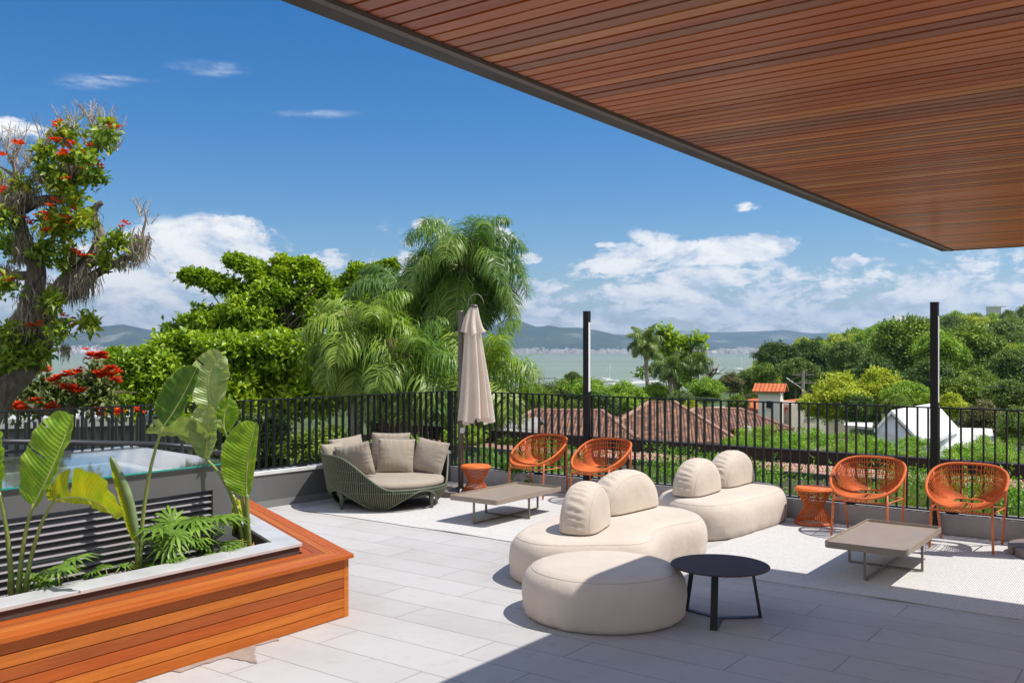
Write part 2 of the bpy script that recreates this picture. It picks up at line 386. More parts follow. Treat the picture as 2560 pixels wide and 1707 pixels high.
# small pier with white coping where the bench meets the wall
pier = thing('low_pier', 'short dark pier with a white stone coping at the far end of the wooden bench', 'pier', (0, 0, 0))
pc = C0+DL*3.03
mb = MB(); q = [pc-NL*.0, pc-NL*.11, pc-NL*.11+DL*1.5, pc+DL*1.5]; mb.prism([(p.x, p.y) for p in q], 0, .235); mb.build('pier_body', M_dark, pier)
mb = MB(); q = [pc-DL*.05+NL*.0-NL*.007, pc-DL*.05-NL*.16, pc-NL*.16+DL*1.5, pc+DL*1.5-NL*.007]; mb.prism([(p.x, p.y) for p in q], .235, .262); mb.build('coping', M_white, pier, bevel=.003)
# ---------------------------------------------------------------- railings
def railing(name, label, org, d, n_out, length, first, step, zb, zt, cnt, post0=False):
    r = thing(name, label, 'railing', org)
    off = n_out*.05
    mb = MB(); obox(mb, off+d*(length/2), d, n_out, length/2, .022, zt-.012, zt); mb.build('top_rail', M_black, r)
    mb = MB(); obox(mb, off+d*(length/2), d, n_out, length/2, .022, zb+.012, zb+.024); mb.build('bottom_rail', M_black, r)
    bm_ = MB(); obox(bm_, Vector((0, 0, 0)), d, n_out, .0055, .02, zb+.024, zt-.012)
    proto = bm_.build('baluster', M_black, r); proto.location = off+d*first
    for i in range(1, cnt):
        o = proto.copy(); col.objects.link(o); o.parent = r; o.location = off+d*(first+step*i)
    ft = MB(); obox(ft, Vector((0, 0, 0)), d, n_out, .05, .024, zb-.002, zb+.012); p2 = ft.build('foot_plate', M_black, r); p2.location = off+d*.4
    for i in range(1, int(length/.9)):
        o = p2.copy(); col.objects.link(o); o.parent = r; o.location = off+d*(.4+.9*i)
    return r
railing('front_railing', 'long black railing of flat bars on the low kerb, facing the sea', C0, E1, E2, 8.6, .0363, .0912, .18, 1.13, 94)
lr = railing('side_railing', 'black railing of flat bars on the left parapet wall, running away to the palms', C0, DL, NL, 8.6, .1, .0912, .385, 1.13, 93)
mb = MB(); obox(mb, E2*.05+NL*.05, E1, E2, .028, .028, .19, 1.132); mb.build('corner_post', M_black, lr)
# ---------------------------------------------------------------- lamp posts
def lamp_post(a, top, label):
    p = T(a, .0, 0); r = thing('lamp_post', label, 'lamp post', T(a, .065, 0), -TH, 'black lamp posts at the railing')
    w = .032
    mb = MB(); mb.box(-w, w, -w, w, 0, top); mb.build('post', M_black, r, bevel=.002)
    mb = MB(); mb.box(w+.0005, w+.003, -.019, .019, 1.18, top-.12); mb.build('light_strip', M_led, r)
    mb = MB(); mb.box(-w-.012, w+.012, -w-.012, w+.012, 0, .008); mb.build('base_plate', M_black, r)
    mb = MB(); mb.box(-w-.0015, w+.0015, -w-.0015, w+.0015, top, top+.006); mb.build('top_cap', M_charcoal, r)
lamp_post(2.042, 2.074, 'square black lamp post with a pale light strip between the two left orange chairs')
lamp_post(5.678, 2.067, 'square black lamp post with a pale light strip between the two right orange chairs')
# ---------------------------------------------------------------- roof overhang
ZC = 2.378; A0, B0 = 6.05, 1.575
roof = thing('roof_overhang', 'flat roof overhang lined underneath with narrow reddish hardwood slats', 'roof', C0+Vector((0, 0, 0)), -TH)
tones = [(.26, .040, .010), (.50, .095, .017), (.40, .13, .055), (.70, .15, .024), (.80, .23, .042), (.44, .072, .014), (.78, .29, .072), (.58, .11, .018), (.36, .12, .055), (.74, .18, .03)]
M_soffit = woodmat('soffit_wood', tones, 'X', .36, .28, spec=.3, dk=.4)
mb = MB(); p = .0497; y = -(B0+.03); k = 0
while y > -9.9:
    x = A0+.088; 
    while x < 11.2:
        L_ = 3.4+random.random()*2.6; x1 = min(11.2, x+L_)
        zz = ZC+random.uniform(-.0006, .0006)
        mb.box(x, x1-.0015, y-.0405, y, zz, zz+.018); x = x1
    y -= p; k += 1
mb.build('soffit_slats', M_soffit, roof)
mb = MB(); mb.box(A0+.07, 11.25, -9.95, -(B0+.02), ZC+.03, ZC+.05); mb.build('soffit_backing', mat('soffit_back', (.012, .009, .008), .9), roof)
mb = MB(); mb.box(A0, A0+.06, -9.95, -B0, ZC-.004, ZC+.76); mb.box(A0+.0605, 11.25, -(B0+.024), -B0, ZC-.004, ZC+.76); mb.build('edge_fascia', M_charcoal, roof)
mb = MB(); mb.box(A0+.061, A0+.082, -9.95, -(B0+.026), ZC-.009, ZC+.02); mb.build('edge_trim', mat('trim_metal', (.16, .13, .115), .5, 0), roof)
mb = MB(); mb.box(A0+.065, 11.25, -9.95, -(B0+.03), ZC+.06, ZC+.75); mb.build('roof_slab', M_wall, roof)
# ---------------------------------------------------------------- rugs
def rug_mat():
    m = bpy.data.materials.new('woven_rug'); m.use_nodes = True; N = NT(m.node_tree); b = N.n['Principled BSDF']
    tc = N.node('ShaderNodeTexCoord').outputs['Object']
    w1 = N.node('ShaderNodeTexWave', wave_type='BANDS', bands_direction='X'); N.l.new(tc, w1.inputs[0]); w1.inputs['Scale'].default_value = 22; w1.inputs['Distortion'].default_value = 1.2; w1.inputs['Detail'].default_value = 2; w1.inputs['Detail Scale'].default_value = 5
    w2 = N.node('ShaderNodeTexWave', wave_type='BANDS', bands_direction='Y'); N.l.new(tc, w2.inputs[0]); w2.inputs['Scale'].default_value = 34; w2.inputs['Distortion'].default_value = 1.5
    ws = N.math('MULTIPLY', w1.outputs['Fac'], w2.outputs['Fac']); f = N.noise(N.mapping(tc, scale=(1, 1.8, 1)), 75, 3, .7); sp = N.noise(tc, 190, 2, .5)
    t = N.math('ADD', N.math('MULTIPLY', ws, .45), N.math('ADD', N.math('MULTIPLY', f, .4), N.math('MULTIPLY', sp, .3)))
    c = N.ramp(t, [(.28, (.30, .285, .275)), (.5, (.57, .56, .55)), (.78, (.78, .775, .765))])
    N.l.new(c, b.inputs['Base Color']); b.inputs['Roughness'].default_value = .95; b.inputs['Specular IOR Level'].default_value = .1
    bn = N.node('ShaderNodeBump'); bn.inputs['Strength'].default_value = .7; bn.inputs['Distance'].default_value = .004; N.l.new(t, bn.inputs['Height']); N.l.new(bn.outputs[0], b.inputs['Normal'])
    return m
M_rug = rug_mat(); M_rug_edge = mat('rug_binding', (.42, .41, .40), .9, 0, .4, 200)
def rug(a0, a1, b0, b1, label):
    r = thing('rug', label, 'rug', C0, -TH, 'woven outdoor rugs')
    n = 90; m = 24; P = []
    for i in range(n+1):
        row = []
        for j in range(m+1):
            a = a0+(a1-a0)*i/n; b = b0+(b1-b0)*j/m; e = min(j, m-j, i, n-i)
            wob = .004*math.sin(a*5.1)+.003*math.sin(a*11.7+1) if j == m else 0
            z = .008+(.006*max(0, math.sin(a*3.3+.7))**4 if j == m else 0)+(.0 if e else -.002)
            row.append((a, -(b+wob), z))
        P.append(row)
    mb = MB(); mb.grid(P); o = mb.build('pile', M_rug, r, smooth=True)
    mb = MB(); pts = [(a0, -b0), (a1, -b0), (a1, -b1), (a0, -b1)]
    pts = [P[i][0] for i in range(0, n+1)]+[P[n][j] for j in range(1, m+1)]+[P[i][m] for i in range(n-1, -1, -1)]+[P[0][j] for j in range(m-1, 0, -1)]
    mb.tube([(x, y, z-.003) for x, y, z in pts], .0055, 6, closed=True); mb.build('binding', M_rug_edge, r)
rug(.06, 4.12, .10, 2.56, 'pale woven rug under the daybed and the two left orange chairs')
rug(4.31, 9.2, .10, 2.60, 'pale woven rug under the two right orange chairs, half crossed by the roof shadow')
# ---------------------------------------------------------------- wooden bench and planter
O_ = Vector((-.979, 5.821, 0)); S3 = Vector((-.505, .863, 0)).normalized(); N3 = Vector((S3.y, -S3.x, 0))
det = E1.x*N3.y-E1.y*N3.x
MI = Vector(((-1*N3.y+E1.y)/det, (-E1.x+N3.x)/det, 0))
def mit(w): return O_+MI*w
LF, LS = 5.2, 2.42
def quadF(w0, w1, L0=0, L=LF): 
    a, b = mit(w0), mit(w1); return [(p.x, p.y) for p in (a, b, b-E2*L, a-E2*L)]
def quadS(w0, w1, L=LS):
    a, b = mit(w0), mit(w1); return [(p.x, p.y) for p in (a, b, b+S3*L, a+S3*L)]
bt = [(.34, .068, .008), (.54, .145, .013), (.42, .085, .009), (.60, .185, .02), (.34, .08, .014), (.56, .15, .012)]
def bench_wood(name, ang):
    m = woodmat(name, bt, 'X', .42, .12, dk=.75, spec=.3); nt = m.node_tree
    tc = [n for n in nt.nodes if n.type == 'TEX_COORD'][0]; mp = nt.nodes.new('ShaderNodeMapping'); mp.inputs['Rotation'].default_value = (0, 0, ang)
    ls = [l for l in nt.links if l.from_node == tc]; nt.links.new(tc.outputs['Object'], mp.inputs[0])
    for l in ls:
        to = l.to_socket; nt.links.remove(l); nt.links.new(mp.outputs[0], to)
    return m
M_bf = bench_wood('bench_wood_front', -math.atan2(E2.y, E2.x)); M_bs = bench_wood('bench_wood_side', -math.atan2(S3.y, S3.x))
bench = thing('corner_bench', 'L-shaped orange hardwood bench of horizontal boards wrapped round the planter', 'bench', (0, 0, 0))
ws = [0, .088, .0905, .149, .1515, .210, .2125, .267]
mb = MB()
for i in range(4): mb.prism(quadF(ws[2*i], ws[2*i+1]), .362, .387)
mb.build('seat_boards', M_bf, bench, bevel=.002)
mb = MB()
for i in range(4): mb.prism(quadS(ws[2*i]+.0004, ws[2*i+1]), .3618, .3866)
mb.build('seat_boards', M_bs, bench, bevel=.002)
def cut(w0, w1, L, side, s0=0.0):
    n, d = (E1, -E2) if side == 'F' else (N3, S3)
    a = mit(w0)+d*s0; return [(p.x, p.y) for p in (a, a-n*(w1-w0), a-n*(w1-w0)+d*L, a+d*L)]
mb = MB()
for i in range(6):
    z1 = .3605-i*.0603; mb.prism(cut(.03, .05, LF, 'F', .034), max(.002, z1-.0558), z1)
mb.build('front_boards', M_bf, bench, bevel=.0015)
mb = MB()
for i in range(6):
    z1 = .3605-i*.0603; mb.prism(cut(.03, .05, LS-.05, 'S', .034), max(.002, z1-.0558), z1)
mb.build('side_boards', M_bs, bench, bevel=.0015)
mb = MB(); c_ = mit(.028); q = [c_, c_-E2*.036, c_-E2*.036-E1*.03, mit(.07), c_+S3*.036-N3*.03, c_+S3*.036]; mb.prism([(p.x, p.y) for p in q], .001, .361); mb.build('corner_board', M_bf, bench)
mb = MB(); mb.prism(cut(.056, .26, LF, 'F', .1), .0, .355); mb.build('bench_core', mat('core_dark', (.02, .015, .012), .9), bench)
mb = MB(); mb.prism(cut(.056, .26, LS-.1, 'S', .16), .0, .354); mb.build('bench_core', MATS['core_dark'], bench)
pl = thing('planter', 'raised planter with dark sides and a white marble coping inside the wooden bench', 'planter', (0, 0, 0))
M_marble = mat('marble_coping', (.50, .50, .50), .38, 0, .04, 30, .1, 5, coat=.1)
mb = MB(); mb.prism(quadF(.27, .45), .43, .452); mb.build('coping', M_marble, pl, bevel=.003)
mb = MB(); mb.prism(quadS(.2704, .43, 2.3), .4298, .4516); mb.build('coping', M_marble, pl, bevel=.003)
M_pw = mat('planter_wall', (.085, .05, .036), .7, 0, .1, 60, .1, 4)
mb = MB(); mb.prism(quadF(.285, .435), 0, .4295); mb.build('planter_wall', M_pw, pl)
mb = MB(); mb.prism(quadS(.2852, .415, 2.25), 0, .4293); mb.build('planter_wall', M_pw, pl)
mb = MB(); a_ = mit(.43); q = [a_, a_-E2*LF, a_-E2*LF-E1*.4, a_-E1*.6+S3*.6, a_+S3*2.2, a_+S3*2.2-N3*.01]; 
n_ = 60; P = []
for i in range(n_+1):
    row = []
    for j in range(13):
        p = mit(.43)+S3*2.2*0; p = (mit(.44)-E2*(LF*(1-i/n_)))-E1*(.75*j/12)+S3*(.0)
        row.append((p.x, p.y, .345+.015*math.sin(i*1.7+j)+.012*random.random()))
    P.append(row)
for i in range(1, 22):
    row = []
    for j in range(13):
        p = mit(.43)+S3*(2.2*i/21)-N3*(.75*j/12); row.append((p.x, p.y, .345+.02*random.random()))
    P.append(row)
mb.grid(P[:n_+1]); mb.grid(P[n_+1:]); mb.build('soil', M_soil, pl)
# ---------------------------------------------------------------- skylight box with louvres
KF = mit(.80)+S3*.0
KC = Vector((-1.808, 6.068, 0))            # front right corner
ZB = .905
sk = thing('skylight_box', 'dark grey box with louvred side and a flat glass skylight on top', 'skylight', (0, 0, 0))
BK = Vector((-2.87, 7.07, 0)); LB = 5.0
mb = MB()
# right side wall, back wall
def wallseg(mb, p, q, t, z0, z1):
    d = (q-p).normalized(); n = Vector((-d.y, d.x, 0)); mb.prism([(x.x, x.y) for x in (p, q, q+n*t, p+n*t)], z0, z1)
wallseg(mb, KC+E1*0, BK, .05, .05, ZB-.01); wallseg(mb, BK+E2*0, BK-E2*LB, .05, .05, ZB-.012)
mb.build('side_wall', M_wall, sk)
M_frame = mat('grey_metal_frame', (.15, .15, .155), .42, .25, .02, 60, .06, 2)
mb = MB(); z0l, z1l = .235, .762
def fr(s0, s1, z0, z1, d0, d1):   # along front face, s measured back from the corner; d = depth inwards
    a = KC-E2*s0; b = KC-E2*s1; return mb.prism([(p.x, p.y) for p in (a-E1*d0, b-E1*d0, b-E1*d1, a-E1*d1)], z0, z1)
fr(0, LB, z1l, ZB-.001, 0, .05); fr(0, .145, .1, z1l-.0005, .0, .05); fr(2.35, 2.45, .1, z1l-.0005, 0, .05); fr(.1455, 2.349, .1, z0l-.02, .001, .05)
mb.build('front_frame', M_frame, sk)
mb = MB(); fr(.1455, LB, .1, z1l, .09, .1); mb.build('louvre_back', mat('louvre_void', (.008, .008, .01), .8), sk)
M_lv = mat('louvre_slat', (.27, .255, .27), .45, .1)
mb = MB(); z = z1l-.03
while z > z0l-.02:
    for (s0, s1) in ((.146, 2.349), (2.451, LB)):
        a = KC-E2*s0; b = KC-E2*s1
        pts = [(a-E1*.06, z+.020), (b-E1*.06, z+.020), (b-E1*.006, z-.004), (a-E1*.006, z-.004)]
        mb.add([(p.x, p.y, zz) for p, zz in pts]+[(p.x, p.y, zz-.003) for p, zz in pts], [(0, 1, 2, 3), (7, 6, 5, 4), (3, 2, 6, 7), (0, 3, 7, 4), (1, 0, 4, 5), (2, 1, 5, 6)])
    z -= .0415
mb.build('louvre_slats', M_lv, sk)
# top: rim, inner curb, glass
def topq(e):   # inset polygon of the top
    cr = KC-E1*e-E2*e*.9; bk = BK+E1*e-E2*e*1.1; return [cr, bk, BK+E1*e-E2*LB, KC-E1*e-E2*LB]
def ring(e0, e1, z0, z1, name, m):
    mb = MB(); A = topq(e0); B = topq(e1)
    for i in range(3):
        j = i+1
        if i == 2: continue
        mb.prism([(p.x, p.y) for p in (A[i], A[j], B[j], B[i])], z0, z1)
    mb.prism([(p.x, p.y) for p in (A[3], A[0], B[0], B[3])], z0, z1+.0003)
    return mb.build(name, m, sk)
ring(-.012, .05, ZB, ZB+.012, 'rim', M_frame)
ring(.2, .30, ZB-.20, ZB-.06, 'inner_curb', mat('curb_white', (.62, .62, .60), .7, 0, .1, 30))
mb = MB(); q = topq(.04); mb.prism([(p.x, p.y) for p in q], ZB-.42, ZB-.40); mb.build('well_floor', mat('well', (.30, .34, .38), .8, 0, .1, 20, .3, 2), sk)
mb = MB(); q = topq(.42); q2 = [q[3]+E2*1.2-E1*.1, q[3]+E2*3.1-E1*.1, q[2]+E2*3.1+E1*.4, q[2]+E2*1.2+E1*.4]; mb.prism([(p.x, p.y) for p in q2], ZB-.28, ZB-.24); mb.build('inner_panel', mat('panel_pale', (.55, .56, .55), .7), sk)
def glassmat():
    m = bpy.data.materials.new('skylight_glass'); m.use_nodes = True; N = NT(m.node_tree); N.n.clear()
    o = N.node('ShaderNodeOutputMaterial'); tr = N.node('ShaderNodeBsdfTransparent'); tr.inputs[0].default_value = (.80, .88, .88, 1)
    gl = N.node('ShaderNodeBsdfGlossy'); gl.inputs[0].default_value = (1, 1, 1, 1); gl.inputs['Roughness'].default_value = .04
    fz = N.node('ShaderNodeFresnel'); fz.inputs[0].default_value = 1.55
    df = N.node('ShaderNodeBsdfDiffuse'); df.inputs[0].default_value = (.5, .52, .5, 1)
    tc = N.node('ShaderNodeTexCoord'); dn = N.noise(tc.outputs['Object'], 6, 8, .7); dn2 = N.noise(tc.outputs['Object'], 60, 3, .6)
    m1 = N.node('ShaderNodeMixShader'); N.l.new(N.math('MULTIPLY', N.maprange(N.math('ADD', N.math('MULTIPLY', dn, .6), N.math('MULTIPLY', dn2, .4)), .4, .7, .04, .34), 1.0), m1.inputs[0]); N.l.new(tr.outputs[0], m1.inputs[1]); N.l.new(df.outputs[0], m1.inputs[2])
    m2 = N.node('ShaderNodeMixShader'); N.l.new(N.math('ADD', fz.outputs[0], .10, clamp=True), m2.inputs[0]); N.l.new(m1.outputs[0], m2.inputs[1]); N.l.new(gl.outputs[0], m2.inputs[2])
    N.l.new(m2.outputs[0], o.inputs[0]); return m
mb = MB(); q = topq(-.016); mb.v = [(p.x, p.y, ZB+.022) for p in q]; mb.f = [(3, 2, 1, 0)]; mb.build('glass_pane', glassmat(), sk)
mb = MB(); a, b = topq(-.018)[0], topq(-.018)[3]; mb.prism([(p.x, p.y) for p in (a, b, b-E1*.003, a-E1*.003)], ZB+.013, ZB+.0225); mb.build('glass_edge', mat('glass_edge', (.02, .32, .25), .15, 0), sk)
# ---------------------------------------------------------------- orange chairs
def tri_strands(mb, lines, r, n=5):
    for L_ in lines: mb.tube(L_, r, n, caps=False)
def rim_pt(f):
    c, s = math.cos(f), math.sin(f)
    x = .305*math.copysign(abs(c)**(.58 if s > 0 else .72), c); y = .288*math.copysign(abs(s)**(.64 if s > 0 else .80), s)
    x *= 1-.13*max(0, -s)**1.2 if s < 0 else 1-.10*s**2
    z = .503+.53*y+.012*abs(c)**2
    return Vector((x, y, z))
def hole_pt(f):
    c, s = math.cos(f), math.sin(f)
    return Vector((.122*math.copysign(abs(c)**.55, c),   .11+.058*math.copysign(abs(s)**.7, s), .358+.010*s))
def strand_pt(f, t):
    P, Q = rim_pt(f), hole_pt(f)
    s = math.sin(f); back = max(0, s)
    Cc = Vector((Q.x+(P.x-Q.x)*(.80), Q.y+(P.y-Q.y)*(.80 if s > 0 else .5), Q.z+(P.z-Q.z)*(.20 if s > -.2 else .4)-.022))
    return Q*(1-t)**2+Cc*2*t*(1-t)+P*t*t
def make_chair(label, loc):
    c = thing('lounge_chair', label, 'chair', loc, -TH, 'orange rope lounge chairs along the railing')
    n = 88; mb = MB()
    for k in range(n):
        f = 2*math.pi*(k+.5)/n+.0; mb.tube([strand_pt(f, t) for t in (0, .12, .27, .42, .57, .72, .87, 1)], .0043, 5, caps=False)
    for t, f0, f1 in ((.66, .10, .90), (.79, .06, .94), (.90, .03, .97)):
        mb.tube([strand_pt(2*math.pi*(f0/2+(f1-f0)/2*i/40), t)+Vector((0, 0, .003*(-1)**i)) for i in range(41)], .0042, 5)
    mb.build('woven_shell', M_orange, c, smooth=True)
    mb = MB(); mb.tube([rim_pt(2*math.pi*i/72) for i in range(72)], .0125, 9, closed=True); mb.build('rim', M_orange, c, smooth=True)
    mb = MB(); mb.tube([hole_pt(2*math.pi*i/40) for i in range(40)], .0085, 8, closed=True); mb.build('inner_ring', M_orange, c, smooth=True)
    tops = {(-1, -1): rim_pt(math.radians(180+42)), (1, -1): rim_pt(math.radians(-42)), (-1, 1): rim_pt(math.radians(180-22)), (1, 1): rim_pt(math.radians(22))}
    M_leg = mat('orange_leg', (.55, .15, .045), .5, 0, .1, 200, .12, 12)
    feet = {}
    for (sx, sy), tp in tops.items():
        ft = Vector((.237*sx, .243*sy, 0)); feet[(sx, sy)] = (ft, tp)
        mb = MB(); mb.tube([ft, ft.lerp(tp, .5), tp-Vector((0, 0, .004))], [.0098, .0105, .0105], 9)
        if sx < 0 and sy < 0:  # rope wound round the leg
            pts = [ft.lerp(tp, .08+.86*i/150)+Vector((math.cos(i*.55), math.sin(i*.55), 0))*.0115 for i in range(151)]; mb.tube(pts, .0028, 4)
        mb.build('leg', M_leg, c, smooth=True)
    mb = MB()
    def on(k, z):
        ft, tp = feet[k]; return ft.lerp(tp, z/tp.z)
    ks = [(-1, -1), (1, -1), (1, 1), (-1, 1)]
    for i in range(4):
        p, q = on(ks[i], .315), on(ks[(i+1) % 4], .315); mb.tube([p, q], .0068, 7)
        if i == 0:
            u = (q-p); m_ = 90; mb.tube([p+u*(j/m_)+Vector((0, math.cos(j*1.25), math.sin(j*1.25)))*.010 for j in range(m_+1)], .0034, 4)
    mb.build('under_frame', M_leg, c, smooth=True)
    return c
def chair_at(a_fl, b_fl): return T(a_fl+.237, b_fl-.243, .012)
ch = make_chair('orange rope lounge chair left of the left lamp post, beside an orange stool', chair_at(1.32, .577))
for (a, b, lab, dr) in ((2.141, .577, 'orange rope lounge chair just right of the left lamp post', .0),
                    (4.964, .704, 'orange rope lounge chair left of the right lamp post, beside the right stool', .0),
                    (5.777, .736, 'orange rope lounge chair right of the right lamp post, nearest the picture edge', .02)):
    o = copy_tree(ch); o.location = chair_at(a, b); o['label'] = lab; o.rotation_euler.z = -TH+dr
# ---------------------------------------------------------------- orange stools
def make_stool(label, loc):
    s = thing('rope_stool', label, 'stool', loc, 0, 'orange rope stools')
    mb = MB(); mb.lathe([(.001, .326), (.158, .326), (.163, .330), (.163, .338), (.158, .343), (.001, .343)], 48); mb.build('seat_top', M_orange_top, s, smooth=False, bevel=.0)
    n = 44; mb = MB(); zt, zw, zb = .322, .165, .012; rt, rw, rb = .165, .085, .168
    for k in range(n):
        f = 2*math.pi*k/n; g = f+2*math.pi*2.2/n
        mb.tube([(rt*math.cos(f), rt*math.sin(f), zt), ((rt+rw)/2*math.cos((f+g)/2)*.97, (rt+rw)/2*math.sin((f+g)/2)*.97, (zt+zw)/2), (rw*math.cos(g), rw*math.sin(g), zw), (rb*math.cos(f), rb*math.sin(f), zb)], .0038, 5, caps=False)
    mb.build('rope_body', M_orange, s, smooth=True)
    for r_, z_, w in ((rt, zt, .011), (rw-.006, zw, .006), (rb, zb, .011)):
        mb = MB(); mb.tube([(r_*math.cos(2*math.pi*k/48), r_*math.sin(2*math.pi*k/48), z_) for k in range(48)], w, 8, closed=True); mb.build('ring', M_orange, s, smooth=True)
    return s
s1 = make_stool('orange rope hourglass stool in front of the closed umbrella', Vector((-.407, 10.56, .01)))
s2 = copy_tree(s1); s2.location = Vector((2.848, 8.873, .01)); s2['label'] = 'orange rope hourglass stool between the rear sofa and the right pair of chairs'
# ---------------------------------------------------------------- coffee tables
def make_table(label, loc):
    t = thing('coffee_table', label, 'coffee table', loc, -TH, 'taupe tray coffee tables')
    hx, hy, r = .285, .555, .035
    def rr(e, z, rad):
        pts = []
        for (cx, cy, a0) in ((hx-rad, hy-rad, 0), (-hx+rad, hy-rad, 90), (-hx+rad, -hy+rad, 180), (hx-rad, -hy+rad, 270)):
            for k in range(7):
                a = math.radians(a0+15*k); pts.append((cx+(rad-e)*math.cos(a), cy+(rad-e)*math.sin(a), z))
        return pts
    mb = MB(); rings = [rr(.003, .203, r), rr(0, .206, r), rr(0, .2485, r), rr(.0015, .25, r), rr(.0045, .25, r), rr(.006, .2485, r), rr(.006, .231, r), rr(.009, .229, r)]
    n = 28; vs = [p for R in rings for p in R]
    fs = [(i*n+k, i*n+(k+1) % n, (i+1)*n+(k+1) % n, (i+1)*n+k) for i in range(len(rings)-1) for k in range(n)]+[tuple(range(n))[::-1], tuple(range((len(rings)-1)*n, len(rings)*n))]
    mb.add(vs, fs); mb.build('tray_top', M_taupe, t)
    w = .008
    mb = MB(); L_ = .535
    mb.box(-w, w, -L_, -L_+2*w, .012, .2026); mb.box(-w, w, L_-2*w, L_, .012, .2026); mb.box(-w, w, -L_, L_, 0, .012); mb.build('long_leg_frame', M_taupe_leg, t)
    mb = MB(); L_ = .272
    mb.box(-L_, -L_+2*w, -w, w, .0125, .2024); mb.box(L_-2*w, L_, -w, w, .0125, .2024); mb.box(-L_, -w-.0005, -w, w, .0005, .0125); mb.box(w+.0005, L_, -w, w, .0005, .0125); mb.build('short_leg_frame', M_taupe_leg, t)
    return t
t1 = make_table('taupe tray coffee table between the daybed and the front curved sofa', Vector((-.047, 9.267, .012)))
t2 = copy_tree(t1); t2.location = Vector((2.82, 7.105, .012)); t2['label'] = 'taupe tray coffee table in front of the right pair of orange chairs'
# ---------------------------------------------------------------- round side table
rt = thing('side_table', 'round black metal side table on three flat legs beside the round pouf', 'side table', (1.276, 5.77, 0))
mb = MB(); mb.lathe([(.001, .3235), (.296, .3235), (.299, .3255), (.299, .330), (.296, .3325), (.001, .3325)], 72); mb.build('top', mat('table_black', (.072, .044, .038), .6, .0, .05, 160, .2, 6, spec=.2), rt)
for (x, y) in ((1.188, 5.535), (1.0956, 5.974), (1.545, 5.802)):
    d = (Vector((x, y, 0))-Vector((1.276, 5.77, 0))).normalized(); n = Vector((-d.y, d.x, 0)); mb = MB()
    f0, t0 = .262, .205
    vs = []
    for (r_, z) in ((f0, 0), (f0-.006, .0), (t0-.006, .323), (t0, .323)):
        for s in (-.021, .021): vs.append(tuple(d*r_+n*s+Vector((0, 0, z))))
    mb.add(vs, [(0, 2, 3, 1), (2, 4, 5, 3), (4, 6, 7, 5), (6, 0, 1, 7), (0, 6, 4, 2), (1, 3, 5, 7)])
    mb.build('leg', MATS['black_paint'], rt)
    mb = MB(); p, q = d*.0, d*(f0-.004)
    mb.prism([(v.x, v.y) for v in (p-n*.019, q-n*.019, q+n*.019, p+n*.019)], .001, .007); mb.build('foot_bar', MATS['charcoal_metal'], rt)
# ---------------------------------------------------------------- sofas, poufs
def fabricmat(name, c, seam=False):
    m = bpy.data.materials.new(name); m.use_nodes = True; N = NT(m.node_tree); b = N.n['Principled BSDF']
    tc = N.node('ShaderNodeTexCoord').outputs['Object']; f = N.noise(tc, 2.2, 4, .55); w = N.noise(tc, 420, 2, .5)
    N.l.new(N.ramp(f, [(.3, tuple(x*.93 for x in c)), (.7, tuple(x*1.06 for x in c))]), b.inputs['Base Color'])
    b.inputs['Roughness'].default_value = .78; b.inputs['Specular IOR Level'].default_value = .28; b.inputs['Sheen Weight'].default_value = .12
    h = N.math('ADD', N.math('ADD', N.math('MULTIPLY', N.noise(tc, 5.5, 3, .5), 1.0), N.math('MULTIPLY', N.noise(N.mapping(tc, scale=(1, 1, .35)), 17, 4, .55, 1.5), .10)), N.math('MULTIPLY', w, .05))
    bn = N.node('ShaderNodeBump'); bn.inputs['Strength'].default_value = .42; bn.inputs['Distance'].default_value = .035
    N.l.new(h, bn.inputs['Height']); N.l.new(bn.outputs[0], b.inputs['Normal']); return m
M_cream = fabricmat('cream_fabric', (.55, .475, .405)); M_cush = fabricmat('cushion_fabric', (.55, .47, .39)); M_seam = mat('seam', (.44, .375, .31), .8)
def catmull(pts, n):
    P = [Vector((x, y, 0)) for x, y in pts]; m = len(P); out = []
    for i in range(m):
        a, b, c, d = P[i-1], P[i], P[(i+1) % m], P[(i+2) % m]
        for k in range(n):
            t = k/n; out.append(.5*((2*b)+(c-a)*t+(2*a-5*b+4*c-d)*t*t+(3*b-a-3*c+d)*t**3))
    return out
